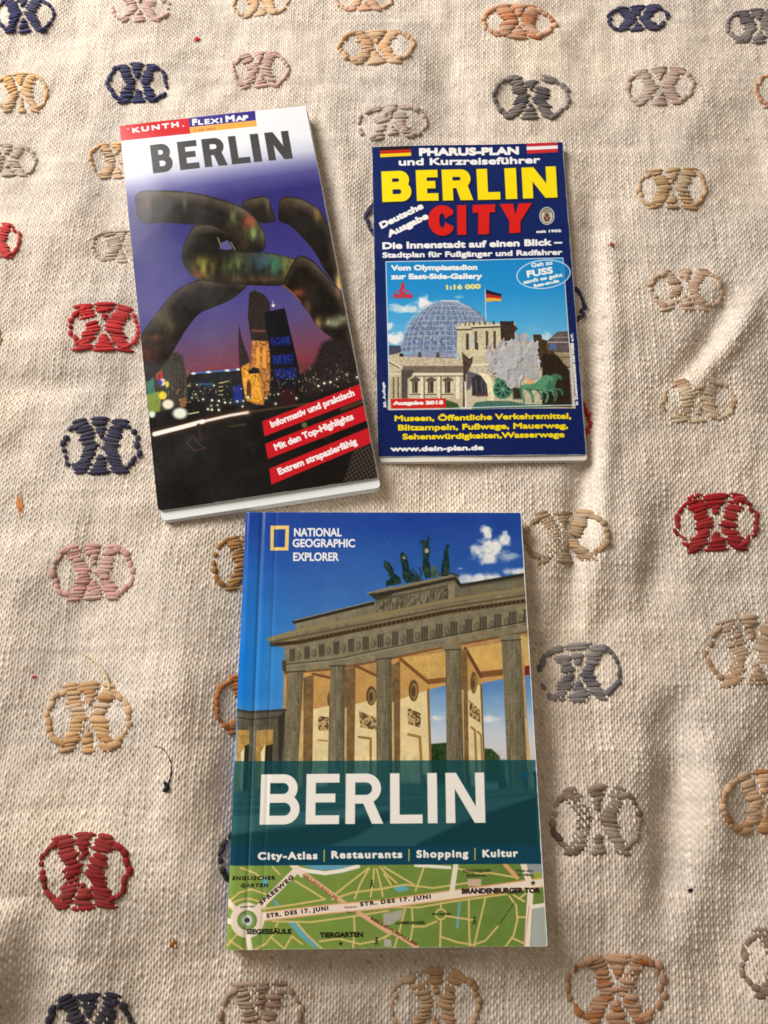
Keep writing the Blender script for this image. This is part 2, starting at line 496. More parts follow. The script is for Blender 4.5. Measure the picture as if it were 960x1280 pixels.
# ------------------------------------------------------------------ small loose fibres lying on the cloth
def fibre(name, paths, rgb, label, cat, radii):
    """a few thin curved hairs (points as seen in the frame) lying on the cloth, one mesh"""
    Vs, Fs, n0 = [], [], 0
    for pts, rad in zip(paths, radii):
        pts = np.array(pts, float)
        t = np.linspace(0, len(pts) - 1, 5 * len(pts))
        k = np.clip(t.astype(int), 0, len(pts) - 2); f = (t - k)[:, None]
        P = lambda i: pts[np.clip(i, 0, len(pts) - 1)]
        p0, p1, p2, p3 = P(k - 1), P(k), P(k + 1), P(k + 2)
        q = .5 * (2 * p1 + (p2 - p0) * f + (2 * p0 - 5 * p1 + 4 * p2 - p3) * f ** 2 + (3 * p1 - p0 - 3 * p2 + p3) * f ** 3)
        x, y = ground(q[:, 0], q[:, 1])
        r = np.interp(np.linspace(0, 1, len(x)), np.linspace(0, 1, len(rad)), rad)
        z = cloth_h(x, y) + .0006 + r
        tx, ty = np.gradient(x), np.gradient(y)
        L = np.hypot(tx, ty) + 1e-9
        a = np.linspace(0, 2 * math.pi, 6, endpoint=False)
        V = np.stack([x[:, None] - ty[:, None] / L[:, None] * r[:, None] * np.cos(a),
                      y[:, None] + tx[:, None] / L[:, None] * r[:, None] * np.cos(a),
                      z[:, None] + r[:, None] * np.sin(a)], -1)
        m = len(x)
        i = np.arange(m - 1)[:, None]; j = np.arange(6)[None]
        F = np.stack([i * 6 + j, i * 6 + (j + 1) % 6, (i + 1) * 6 + (j + 1) % 6, (i + 1) * 6 + j], -1).reshape(-1, 4)
        Vs.append(V.reshape(-1, 3)); Fs.append(F + n0); n0 += m * 6
    V = np.concatenate(Vs); F = np.concatenate(Fs)
    C = lin(rgb)[None] * (.8 + .4 * RNG.rand(len(V), 1))
    o = add_mesh(name, V, F, 4, M_FLUFF, None, C)
    tag(o, label, cat)
    return o
def tuft(px, py, w, h, n, seed, ang=None):
    r = random.Random(seed)
    ps, rs = [], []
    for i in range(n):
        a = r.uniform(0, 6.28) if ang is None else ang + r.uniform(-.35, .35)
        x, y = px + r.uniform(-w, w) * .4, py + r.uniform(-h, h) * .4
        l = r.uniform(.5, 1.0)
        dx, dy = math.cos(a) * w * l, math.sin(a) * h * l
        ps.append([(x - dx, y - dy), (x + r.uniform(-1, 1), y + r.uniform(-1, 1)), (x + dx, y + dy)])
        rs.append([.00008, .00022, .00008])
    return ps, rs
fibre("loose_thread", [[(199, 932), (212, 936), (221, 950), (222, 966), (217, 980), (214, 984)],
                       [(213, 976), (218, 981), (213, 986), (219, 983), (214, 979)]], (30, 40, 44),
      "dark curled thread with a knot lying left of the guidebook", "thread", [[.00014, .00020, .00022, .00032, .0005], [.0006, .0008, .0006]])
p, r_ = tuft(23, 630, 7, 14, 14, 3, 1.1)
fibre("thread_tuft", p, (214, 150, 96), "small peach tuft of thread on the cloth at the left edge", "thread", r_)
p, r_ = tuft(247, 49, 5, 4, 12, 4)
fibre("lint_fleck", p, (196, 60, 50), "tiny red fluff above the dark map cover", "lint", r_)
p, r_ = tuft(764, 308, 3, 4, 8, 5)
fibre("lint_fleck", p, (150, 40, 30), "tiny dark red fluff to the right of the blue city plan", "lint", r_)
p, r_ = tuft(865, 1114, 4, 3, 8, 6)
fibre("lint_fleck", p, (24, 26, 36), "tiny black fluff on the cloth at the lower right", "lint", r_)
p, r_ = tuft(8, 1189, 4, 4, 8, 7)
fibre("lint_fleck", p, (30, 40, 36), "tiny black fluff near the lower left edge", "lint", r_)
p, r_ = tuft(217, 1180, 6, 8, 14, 8)
fibre("lint_fleck", p, (150, 92, 42), "small brown fluff left of the lower corner of the guidebook", "lint", r_)
p, r_ = tuft(42, 846, 3, 2, 8, 9)
fibre("lint_fleck", p, (196, 70, 80), "tiny pink fluff above the ochre motif at the left", "lint", r_)
fibre("thread_tail", [[(100, 816), (116, 824), (130, 838), (137, 854), (138, 862)]], (222, 204, 168),
      "cream loose thread end at the top of the ochre motif", "thread", [[.0002, .0004, .0006, .0007]])

# ------------------------------------------------------------------ the printer: colours for the points of a cover
class Print:
    def __init__(s, X, Y, U, V):
        s.X, s.Y, s.U, s.V = X, Y, U, V
        s.C = np.zeros(X.shape + (3,))
    def win(s, x0, y0, x1, y1):
        m = (s.X >= x0) & (s.X <= x1) & (s.Y >= y0) & (s.Y <= y1)
        r = np.flatnonzero(m.any(1)); c = np.flatnonzero(m.any(0))
        if len(r) == 0: return None
        return slice(r[0], r[-1] + 1), slice(c[0], c[-1] + 1)
    def put(s, w, cov, col):
        x, y = s.X[w], s.Y[w]
        c = np.asarray(col(x, y) if callable(col) else col, float)
        cov = cov[..., None]
        s.C[w] = s.C[w] * (1 - cov) + c * cov
    def poly(s, pts, col, soft=.9, a=1.0, tex=None):
        pts = [tuple(p) for p in pts]
        xs_, ys_ = [p[0] for p in pts], [p[1] for p in pts]
        w = s.win(min(xs_) - soft - 1, min(ys_) - soft - 1, max(xs_) + soft + 1, max(ys_) + soft + 1)
        if w is None: return
        d = poly_sdf(s.X[w], s.Y[w], pts)
        cov = np.clip(.5 - d / soft, 0, 1) * a
        if tex is not None: cov = cov * np.clip(tex(s.X[w], s.Y[w]), 0, 1)
        s.put(w, cov, col)
    def line(s, pts, wd, col, soft=.9, a=1.0):
        pts = [tuple(p) for p in pts]
        xs_, ys_ = [p[0] for p in pts], [p[1] for p in pts]
        e = wd + soft + 1
        w = s.win(min(xs_) - e, min(ys_) - e, max(xs_) + e, max(ys_) + e)
        if w is None: return
        d, _ = seg_dist(s.X[w], s.Y[w], pts)
        s.put(w, np.clip(.5 - (d - wd / 2) / soft, 0, 1) * a, col)
    def dot(s, x, y, r, col, soft=1.0, a=1.0, ry=None):
        ry = ry or r
        w = s.win(x - r - soft - 1, y - ry - soft - 1, x + r + soft + 1, y + ry + soft + 1)
        if w is None: return
        d = (np.hypot((s.X[w] - x) / r, (s.Y[w] - y) / ry) - 1) * min(r, ry)
        s.put(w, np.clip(.5 - d / soft, 0, 1) * a, col)
    def glow(s, x, y, r, col, a=.6):
        w = s.win(x - 2.5 * r, y - 2.5 * r, x + 2.5 * r, y + 2.5 * r)
        if w is None: return
        d2 = ((s.X[w] - x) ** 2 + (s.Y[w] - y) ** 2) / r ** 2
        s.put(w, np.exp(-d2) * a, col)
    def text(s, body, p0, p1, h, col, bold=0.0, lean=0.0, a=1.0, soft=.65, shadow=None, track=1.0):
        E = text_edges(body, track)
        ex0, ex1 = E[:, [0, 2]].min(), E[:, [0, 2]].max()
        p0 = np.array(p0, float); p1 = np.array(p1, float)
        v = p1 - p0; L = np.hypot(*v); ux = v / L
        up = np.array([ux[1], -ux[0]])
        sx = (L - bold) / (ex1 - ex0); sy = (h - bold) / CAP
        fx = lambda x, y: (p0[0] + ux[0] * ((x - ex0) * sx + bold / 2 + lean * y * sy) + up[0] * (y * sy + bold / 2))
        fy = lambda x, y: (p0[1] + ux[1] * ((x - ex0) * sx + bold / 2 + lean * y * sy) + up[1] * (y * sy + bold / 2))
        ax, ay = fx(E[:, 0], E[:, 1]), fy(E[:, 0], E[:, 1])
        bx, by = fx(E[:, 2], E[:, 3]), fy(E[:, 2], E[:, 3])
        if shadow:
            s._glyph(ax + shadow[0], ay + shadow[0], bx + shadow[0], by + shadow[0], bold, shadow[1], soft, .9)
        s._glyph(ax, ay, bx, by, bold, col, soft, a)
    def _glyph(s, ax, ay, bx, by, bold, col, soft, a):
        e = bold + soft + 1
        w = s.win(min(ax.min(), bx.min()) - e, min(ay.min(), by.min()) - e, max(ax.max(), bx.max()) + e, max(ay.max(), by.max()) + e)
        if w is None: return
        X, Y = s.X[w], s.Y[w]
        d = np.full(X.shape, 1e9); ins = np.zeros(X.shape, bool)
        for i in range(len(ax)):
            x0, y0, x1, y1 = ax[i], ay[i], bx[i], by[i]
            ex, ey = x1 - x0, y1 - y0
            wx_, wy_ = X - x0, Y - y0
            t = np.clip((wx_ * ex + wy_ * ey) / (ex * ex + ey * ey + 1e-12), 0, 1)
            np.minimum(d, (wx_ - ex * t) ** 2 + (wy_ - ey * t) ** 2, out=d)
            if y0 != y1:
                cr = (y0 > Y) != (y1 > Y)
                ins ^= cr & (X < ex * (Y - y0) / ey + x0)
        d = np.sqrt(d) * np.where(ins, -1, 1) - bold / 2
        s.put(w, np.clip(.5 - d / soft, 0, 1) * a, col)
    def block(s, letters, TL, TR, BR, BL, stem, bar, col, soft=.9, dx=0, dy=0, a=1.0):
        """heavy capitals built from straight bars and arcs; letters = [(char, from, to)] along the word"""
        TL, TR, BR, BL = [np.array(p, float) + (dx, dy) for p in (TL, TR, BR, BL)]
        Wd = (np.hypot(*(BR - BL)) + np.hypot(*(TR - TL))) / 2; H = (np.hypot(*(TL - BL)) + np.hypot(*(TR - BR))) / 2
        def mp(o, x, y):
            f, g = (o + x) / Wd, y / H
            return tuple((BL * (1 - f) + BR * f) * (1 - g) + (TL * (1 - f) + TR * f) * g)
        for ch, f0, f1 in letters:
            o = f0 * Wd; w = (f1 - f0) * Wd
            ops = glyph_ops(ch, w, H, stem, bar)
            P = [[mp(o, x, y) for x, y in q] for _, q in ops]
            allp = [p for q in P for p in q]
            xs_, ys_ = [p[0] for p in allp], [p[1] for p in allp]
            win = s.win(min(xs_) - 2, min(ys_) - 2, max(xs_) + 2, max(ys_) + 2)
            if win is None: continue
            cov = np.zeros(s.X[win].shape)
            for (op, _), q in zip(ops, P):
                c = np.clip(.5 - poly_sdf(s.X[win], s.Y[win], q) / soft, 0, 1)
                cov = np.maximum(cov, c) if op == '+' else np.minimum(cov, 1 - c)
            s.put(win, cov * a, col)

def glyph_ops(ch, w, h, s, t):
    R = lambda a, b, c, d: [(a, b), (c, b), (c, d), (a, d)]
    def D(x0, y0, x1, y1, k=1.0):
        ry = (y1 - y0) / 2; rx = min(ry * k, x1 - x0); cy = (y0 + y1) / 2
        return [(x0, y0)] + [(x1 - rx + rx * math.cos(q), cy + ry * math.sin(q)) for q in np.linspace(-math.pi / 2, math.pi / 2, 15)] + [(x0, y1)]
    m = h * .52
    if ch == 'I': return [('+', R(0, 0, w, h))]
    if ch == 'L': return [('+', R(0, 0, s, h)), ('+', R(0, 0, w, t))]
    if ch == 'E': return [('+', R(0, 0, s, h)), ('+', R(0, 0, w, t)), ('+', R(0, h - t, w, h)), ('+', R(0, m - t / 2, w * .88, m + t / 2))]
    if ch == 'T': return [('+', R(w / 2 - s / 2, 0, w / 2 + s / 2, h)), ('+', R(0, h - t, w, h))]
    if ch == 'N': return [('+', R(0, 0, s * .97, h)), ('+', R(w - s * .97, 0, w, h)), ('+', [(0, h), (s * 1.12, h), (w, 0), (w - s * 1.12, 0)])]
    if ch == 'B': return [('+', D(0, m - t / 2, w * .94, h)), ('+', D(0, 0, w, m + t / 2)),
                          ('-', D(s, m + t / 2, w * .94 - s * .95, h - t)), ('-', D(s, t, w - s * .95, m - t / 2))]
    if ch == 'R':
        b = h * .42
        return [('+', D(0, b - t * .1, w * .94, h)), ('-', D(s, b + t * .9, w * .94 - s * .95, h - t)), ('-', R(s, -1, w, b - t * .1)),
                ('+', R(0, 0, s, h)), ('+', [(w * .42, b + t * .4), (w * .42 + s * 1.15, b + t * .4), (w, 0), (w - s * 1.2, 0)])]
    if ch == 'Y': return [('+', [(0, h), (s * 1.18, h), (w / 2, h * .64), (w - s * 1.18, h), (w, h), (w / 2 + s / 2, h * .40), (w / 2 + s / 2, 0), (w / 2 - s / 2, 0), (w / 2 - s / 2, h * .40)])]
    if ch == 'C':
        E = lambda rx, ry: [(w * .56 + rx * math.cos(q), h / 2 + ry * math.sin(q)) for q in np.linspace(0, 2 * math.pi, 40, endpoint=False)]
        return [('+', E(w * .56, h * .51)), ('-', E(w * .56 - s, h * .51 - t)), ('-', [(w, -h * .05), (w * 2, -h * .05), (w * 2, h * 1.05), (w, h * 1.05)]),
                ('-', [(w * .56, h * .5), (w * 1.3, h * .86), (w * 1.3, h * .14)])]
    return []

_TE = {}
def text_edges(body, track=1.0):
    """outline segments of a line of lettering set in Blender's own typeface"""
    if (body, track) in _TE: return _TE[(body, track)]
    c = bpy.data.curves.new("lettering", 'FONT')
    c.body = body; c.size = 1.0; c.space_character = track; c.resolution_u = 5
    o = bpy.data.objects.new("lettering", c)
    me = o.to_mesh()
    co = np.zeros(len(me.vertices) * 3, np.float32); me.vertices.foreach_get("co", co); co = co.reshape(-1, 3)
    cnt = {}
    key = lambda v: (round(float(co[v, 0]), 5), round(float(co[v, 1]), 5))
    for p in me.polygons:
        vs = list(p.vertices)
        for i in range(len(vs)):
            k = tuple(sorted((key(vs[i]), key(vs[i - 1]))))
            cnt[k] = cnt.get(k, 0) + 1
    E = np.array([[*k[0], *k[1]] for k, n in cnt.items() if n % 2 == 1 and k[0] != k[1]])
    o.to_mesh_clear(); bpy.data.objects.remove(o); bpy.data.curves.remove(c)
    _TE[(body, track)] = E
    return E
_h = text_edges("H"); CAP = float(_h[:, [1, 3]].max() - _h[:, [1, 3]].min())

def Z(ox, oy, k):
    return lambda *pts: [(ox + x / k, oy + y / k) for x, y in pts]
def grain(rgb, amt=10, sc=1.0, seed=0):
    rgb = np.array(rgb, float)
    return lambda x, y: np.clip(rgb + ((fbm(x * sc, y * sc, seed, 3) - .5) * 2 * amt)[..., None], 0, 255)
def ramp(stops, f):
    """colour along a value: stops = [(value, rgb)]"""
    v = [q[0] for q in stops]
    return lambda x, y: np.stack([np.interp(f(x, y), v, [q[1][i] for q in stops]) for i in range(3)], -1)

PRINT_GAIN = 1.0
# ------------------------------------------------------------------ cover sheets and paper stacks
def corners3(px4, z4):
    out = []
    for (x, y), z in zip(px4, z4):
        gx, gy = ground(x, y, z); out.append(np.array([gx, gy, z]))
    return out      # TL, TR, BR, BL

def cover(name, c4, step, zfun, paint, mat, parent, radii=(0, 0, 0, 0), edge=(235, 236, 232), thick=.0005):
    TL, TR, BR, BL = c4
    wd = np.linalg.norm(TR - TL); ht = np.linalg.norm(BL - TL)
    nu, nv = int(wd / step) + 1, int(ht / step) + 1
    U, V = np.meshgrid(np.linspace(0, 1, nu), np.linspace(0, 1, nv))
    def at(u, v):
        u = u[..., None]; v = v[..., None]
        return (TL * (1 - u) + TR * u) * (1 - v) + (BL * (1 - u) + BR * u) * v
    # rounded corners: push the points of a corner square onto its arc
    a, b = U * wd, V * ht
    for k, r in enumerate(radii):
        if r <= 0: continue
        cx = r if k in (0, 3) else wd - r
        cy = r if k in (0, 1) else ht - r
        sx = -1 if k in (0, 3) else 1; sy = -1 if k in (0, 1) else 1
        m = ((a - cx) * sx > 0) & ((b - cy) * sy > 0)
        d = np.hypot(a - cx, b - cy)
        f = np.where(m & (d > r), r / np.maximum(d, 1e-9), 1)
        a = np.where(m, cx + (a - cx) * f, a); b = np.where(m, cy + (b - cy) * f, b)
    U2, V2 = a / wd, b / ht
    P = at(U2, V2)
    X, Y = to_px(P[..., 0], P[..., 1], P[..., 2])
    pr = Print(X, Y, U2, V2)
    paint(pr)
    P = P.copy(); P[..., 2] += zfun(U2, V2)
    C = lin(pr.C) * PRINT_GAIN
    n = nu * nv
    idx = np.arange(n).reshape(nv, nu)
    q = np.stack([idx[:-1, :-1], idx[1:, :-1], idx[1:, 1:], idx[:-1, 1:]], -1).reshape(-1, 4)
    ring = np.concatenate([idx[0, :-1], idx[:-1, -1], idx[-1, :0:-1], idx[:0:-1, 0]])
    Pv = P.reshape(-1, 3)
    e1 = Pv[ring]                                         # paper edge: own vertices so that its colour is crisp
    e2 = e1.copy(); e2[:, 2] -= thick
    k = len(ring)
    i = np.arange(k); j = (i + 1) % k
    side = np.stack([n + i, n + j, n + k + j, n + k + i], -1)
    Vv = np.concatenate([Pv, e1, e2])
    Cc = np.concatenate([C.reshape(-1, 3), np.tile(lin(edge), (2 * k, 1))])
    loops = np.concatenate([q.ravel(), side.ravel(), n + k + i])
    sizes = np.concatenate([np.full(len(q) + k, 4), [k]])
    return add_mesh(name, Vv, loops, sizes, mat, parent, Cc)

def frame_of(c4):
    TL, TR, BR, BL = [c[:2] for c in c4]
    X = (TR - TL) + (BR - BL); X = X / np.linalg.norm(X)
    return TL, TR, BR, BL, X, np.array([X[1], -X[0]])    # X to the right, Y down the page

def slab(name, quad, z0, z1, mat, parent, r=.0015, bev=.0002, lift=(0, 0, 0, 0)):
    """a stack of paper with rounded corners; quad = TL, TR, BR, BL in the plane; lift raises the corners"""
    TL, TR, BR, BL = [np.array(p, float) for p in quad]
    wd = np.linalg.norm(TR - TL); ht = np.linalg.norm(BL - TL)
    pts = []
    for k, (cx, cy, a0) in enumerate(((r, r, 180), (wd - r, r, 270), (wd - r, ht - r, 0), (r, ht - r, 90))):
        for q in range(6):
            t = math.radians(a0 + q * 18)
            pts.append((cx + r * math.cos(t), cy + r * math.sin(t)))
    n = len(pts)
    V = []
    for ins, z in ((bev, z0), (0, z0 + bev), (0, z1 - bev), (bev, z1)):
        for x, y in pts:
            x2 = min(max(x, ins), wd - ins); y2 = min(max(y, ins), ht - ins)
            u, v = x2 / wd, y2 / ht
            p = (TL * (1 - u) + TR * u) * (1 - v) + (BL * (1 - u) + BR * u) * v
            dz = (lift[0] * (1 - u) + lift[1] * u) * (1 - v) + (lift[3] * (1 - u) + lift[2] * u) * v
            V.append((p[0], p[1], z + dz))
    F, S = [], []
    for l in range(3):
        for i in range(n):
            j = (i + 1) % n
            F += [l * n + i, l * n + j, (l + 1) * n + j, (l + 1) * n + i]; S.append(4)
    F += list(range(n)); S.append(n)
    F += list(range(4 * n - 1, 3 * n - 1, -1)); S.append(n)
    return add_mesh(name, V, F, S, mat, parent, None, False)

# ------------------------------------------------------------------ print of the tall map: dusk street behind bent pipes
def paint_tall_map(p):
    sky = [(0, (236, 241, 246)), (.10, (234, 239, 246)), (.145, (205, 209, 230)), (.175, (140, 142, 186)), (.205, (84, 82, 146)), (.25, (50, 46, 116)),
           (.33, (48, 44, 116)), (.45, (62, 58, 130)), (.54, (76, 70, 136)), (.60, (88, 72, 118)), (.66, (112, 66, 92)), (.70, (124, 56, 70)), (.76, (60, 30, 36)), (1, (12, 10, 9))]
    vv = p.V + .02 * (p.U - .5)
    for i in range(3):
        p.C[..., i] = np.interp(vv, [s[0] for s in sky], [s[1][i] for s in sky])
    p.C += ((fbm(p.X * .5, p.Y * .5, 3) - .5) * 6)[..., None]
    # dark street
    z = Z(130, 380, 2.6667)
    p.poly(z((150, 300), (250, 260), (300, 232), (440, 224), (640, 240), (690, 220), (840, 190), (960, 300), (960, 760), (100, 760)), grain((17, 14, 13), 7, .25, 8), 3)
    z3 = Z(170, 360, 6)
    # left street front with coloured signs
    p.poly(z3((70, 700), (170, 560), (265, 480), (330, 490), (360, 560), (385, 700), (390, 860), (90, 960)), grain((58, 54, 46), 22, .5, 9), 1.5)
    for k in range(7):
        p.line(z3((205 + 24 * k, 560 - 10 * k), (215 + 24 * k, 830)), 1.2, (34, 32, 28), 1.5, .7)
    p.poly(z3((75, 710), (130, 670), (150, 830), (90, 850)), (58, 120, 104), 2)
    p.poly(z3((80, 800), (190, 770), (180, 920), (95, 950)), (156, 176, 74), 2, .9)
    for k in range(6):
        p.line(z3((96 + 15 * k, 790), (100 + 15 * k, 930)), 1.0, (60, 96, 40), 1, .7)
    p.line(z3((158, 632), (190, 632), (190, 680), (158, 680), (158, 632)), 2.2, (206, 24, 40), 1)
    p.dot(*z3((200, 705))[0], 3.4, (232, 220, 216), 1.5, 1, 4.5); p.dot(*z3((232, 722))[0], 2.6, (228, 208, 60), 1.5, 1, 4)
    p.dot(*z3((180, 710))[0], 3, (60, 50, 150), 2); p.dot(*z3((200, 805))[0], 5, (232, 214, 60), 2)
    p.dot(*z3((240, 872))[0], 7, (236, 232, 206), 3, 1, 6); p.dot(*z3((330, 940))[0], 9, (228, 238, 220), 4, 1, 7)
    p.dot(*z3((120, 948))[0], 4, (224, 240, 224), 3); p.poly(z3((330, 830), (375, 820), (375, 890), (330, 900)), (136, 92, 60), 2)
    # low dark block with lit blue edge
    p.poly(z3((400, 650), (790, 620), (810, 860), (400, 860)), grain((16, 16, 24), 6, .4, 5), 1.5)
    p.line(z3((412, 642), (780, 612)), 1.9, (60, 110, 190), 1.4)
    for x, y in ((430, 642), (545, 632), (685, 620), (770, 612)): p.dot(*z3((x, y))[0], 3, (236, 244, 250), 1.4, 1, 1.4)
    p.line(z3((480, 722), (570, 722)), 2.4, (20, 84, 140), 1.5); p.poly(z3((730, 740), (800, 730), (800, 860), (730, 870)), (20, 40, 130), 4)
    for k in range(4): p.line(z3((622, 714 + 30 * k), (650, 710 + 30 * k)), 1.2, (190, 170, 110), 1)
    p.line(z3((640, 714), (690, 700)), 1.2, (200, 190, 130), 1)
    # church ruin and the new tower beside it
    z4 = Z(300, 360, 6)
    p.poly(z3((775, 285), (800, 400), (845, 520), (862, 640), (780, 640), (770, 470), (768, 340)), grain((44, 30, 34), 12, .6, 2), 1)
    p.poly(z3((790, 590), (850, 560), (870, 640), (960, 640), (960, 880), (830, 850), (800, 720)), grain((190, 130, 44), 70, .5, 12), 1.2)
    p.poly(z3((845, 720), (862, 690), (876, 730), (872, 830), (840, 820)), (70, 40, 22), 1.2)
    p.poly(z3((895, 690), (915, 670), (930, 730), (925, 820), (900, 820)), (150, 96, 36), 1.2)
    p.poly(z4((70, 40), (110, 20), (180, 50), (225, 110), (225, 190), (215, 420), (90, 420), (75, 330), (60, 220)), grain((40, 32, 30), 16, .5, 14), 1)
    p.poly(z4((85, 310), (190, 318), (190, 335), (88, 330)), (104, 60, 56), 1)
    p.poly(z4((90, 395), (215, 400), (235, 620), (215, 800), (160, 880), (90, 870), (80, 620)), grain((170, 108, 48), 80, .55, 16), 1.2)
    for x in (118, 165): p.poly(z4((x, 470), (x + 18, 440), (x + 32, 480), (x + 32, 600), (x + 4, 600)), grain((226, 158, 66), 20, .5, 3), 1.2)
    p.poly(z4((10, 600), (60, 630), (150, 640), (170, 860), (100, 860), (40, 830)), grain((222, 158, 46), 56, .5, 18), 1)
    p.poly(z4((50, 720), (62, 690), (84, 720), (84, 830), (50, 820)), (92, 54, 26), 1)
    p.poly(z4((60, 628), (100, 596), (140, 606), (150, 640), (70, 646)), (24, 16, 18), 1)
    p.poly(z4((180, 185), (335, 152), (440, 590), (460, 780), (230, 790), (225, 480)), grain((10, 9, 18), 4, .5, 20), 1)
    for y0, x0, x1, hgt in ((370, 225, 372, 66), (500, 240, 395, 76), (605, 255, 418, 80)):
        p.poly(z4((x0, y0 + 8), (x1, y0 - 8), (x1 + 8, y0 + hgt - 6), (x0 + 8, y0 + hgt)), lambda x, y: np.clip(np.array([18., 34, 108]) + ((vn(x * .75, y * .8, 22) - .55) * 120)[..., None] * np.array([.3, .5, 1.]), 6, 210), 1.5)
        p.line(z4(((x0 + x1) / 2, y0 - 4), ((x0 + x1) / 2 + 8, y0 + hgt)), 1.1, (8, 8, 40), 1)
    p.line(z4((218, 446), (400, 440)), 1.6, (8, 8, 16), 1); p.line(z4((232, 590), (420, 586)), 1.6, (8, 8, 16), 1)
    p.dot(*z4((250, 133))[0], 1.8, (240, 240, 226), 1); p.line(z4((246, 100), (248, 130)), .8, (180, 180, 200), 1)
    p.poly(z4((310, 780), (360, 750), (420, 770), (430, 880), (300, 880)), (48, 16, 20), 3)
    # right trees
    p.poly(z4((480, 650), (560, 560), (610, 420), (660, 390), (760, 360), (860, 470), (900, 720), (480, 820)), grain((34, 26, 28), 14, .35, 24), 6)
    # street lights
    r = random.Random(4)
    L = [z3(q)[0] for q in ((395, 732), (458, 726), (585, 732), (448, 798), (420, 824), (505, 836), (571, 843), (622, 848), (668, 860), (708, 862), (760, 852), (806, 848), (846, 824), (565, 884), (612, 880), (622, 916), (570, 914), (540, 910))]
    L += [z4(q)[0] for q in ((60, 820), (200, 828), (288, 797), (424, 828), (588, 735), (632, 715), (678, 706), (726, 684), (800, 648), (878, 668), (268, 870), (50, 940), (20, 890))]
    for x, y in L:
        p.glow(x, y, 3.2, (120, 130, 100), .4); p.dot(x, y, r.uniform(.8, 1.5), (238, 242, 214), 1)
    for k in range(150):
        x = r.uniform(190, 450); y = 484 - (x - 190) * .07 + r.gauss(0, 9)
        c_ = r.choice([(150, 130, 80), (110, 130, 90), (120, 60, 36), (80, 96, 84), (40, 34, 30), (20, 16, 16)])
        p.line([(x, y), (x + r.uniform(-.5, 1), y + r.uniform(1, 5))], r.uniform(.6, 1.4), c_, 1, r.uniform(.4, .9))
    for k in range(70):
        x = r.uniform(210, 440); y = 498 - (x - 210) * .10 + r.uniform(-10, 10)
        p.dot(x, y, r.uniform(.5, 1.1), r.choice([(206, 190, 140), (170, 190, 150), (196, 110, 70), (120, 150, 120)]), 1, .8)
    p.line(z3((395, 945), (470, 932)), 1.4, (210, 210, 160), 1)
    z2 = Z(130, 380, 2.6667)
    tr = z2((168, 432), (260, 412), (340, 390), (420, 372), (480, 362))
    p.line(tr, 9, (120, 70, 40), 8, .5); p.line(tr, 3.4, (252, 240, 228), 2.2)
    p.line(z2((168, 434), (330, 392)), 5.4, (255, 248, 240), 2)
    p.line(z2((480, 362), (560, 350), (700, 330)), 2, (150, 120, 80), 3, .5)
    # dim figure and reflections on the ground
    p.line(z2((275, 462), (300, 440), (318, 470), (340, 482), (300, 490), (275, 462)), 1.3, (92, 58, 48), 1.6, .8)
    p.dot(*z2((316, 406))[0], 2.6, (60, 34, 28), 2); p.line(z2((316, 412), (322, 452)), 5, (44, 28, 26), 3)
    p.line(z2((420, 408), (470, 402)), 2, (110, 100, 50), 3, .6); p.dot(*z2((668, 404))[0], 3.4, (110, 140, 80), 3, .8)
    p.line(z2((690, 440), (740, 446)), 4, (70, 34, 24), 5, .8)
    # plaited basket pattern in the lower corner
    q = [z2(a)[0] for a in ((832, 488), (900, 462), (915, 575), (795, 602))]
    p.poly(q, lambda x, y: np.array([52., 44, 38]) + ((np.sin((x + y * .25) * 1.05) * np.sin((y - x * .25) * .95)) * 34)[..., None] * np.ones(3), 3, .9)
    # the bent pipes
    def pipe(pts, k, patches=(), seed=0):
        for _ in range(2):                         # round the outline
            pts = [q for i in range(len(pts)) for q in ((.82 * pts[i][0] + .18 * pts[(i + 1) % len(pts)][0], .82 * pts[i][1] + .18 * pts[(i + 1) % len(pts)][1]),
                                                        (.18 * pts[i][0] + .82 * pts[(i + 1) % len(pts)][0], .18 * pts[i][1] + .82 * pts[(i + 1) % len(pts)][1]))]
        p.poly(pts, lambda x, y: np.clip(np.array([24., 19, 15]) + ((fbm(x * .10, y * .10, 30 + seed, 3) - .5) * 34)[..., None] * np.array([1., .8, .62]), 4, 120), 1.1)
        ww = p.win(min(q[0] for q in pts), min(q[1] for q in pts), max(q[0] for q in pts), max(q[1] for q in pts))
        X, Y = p.X[ww], p.Y[ww]
        d0 = poly_sdf(X, Y, pts); d1 = poly_sdf(X + 2, Y - 11, pts)
        hi = np.clip((d1 + 5) / 12, 0, 1) * np.clip(-d0 / 2.5, 0, 1) * np.clip(.5 - d0, 0, 1)
        p.put(ww, hi * (.35 + .5 * vn(X * .06, Y * .06, 40 + seed)), (112, 98, 82))
        for (cx, cy), rx, ry, col, a in patches:
            cc = np.array(col, float)
            w = p.win(cx - 3 * rx, cy - 3 * ry, cx + 3 * rx, cy + 3 * ry)
            if w is None: continue
            X, Y = p.X[w], p.Y[w]
            g = np.exp(-((X - cx) / rx) ** 2 - ((Y - cy) / ry) ** 2) * a * np.clip(1.8 * fbm(X * .16, Y * .07, seed + 5, 3) - .05, 0, 1.2)
            m = np.clip(.5 - poly_sdf(X, Y, pts) / 1.1, 0, 1)
            p.put(w, np.clip(g * m, 0, 1), cc)
    z1 = Z(130, 120, 2.6667)
    za = Z(145, 220, 6); zb = Z(300, 220, 6)
    one = lambda f, x, y: f((x, y))[0]
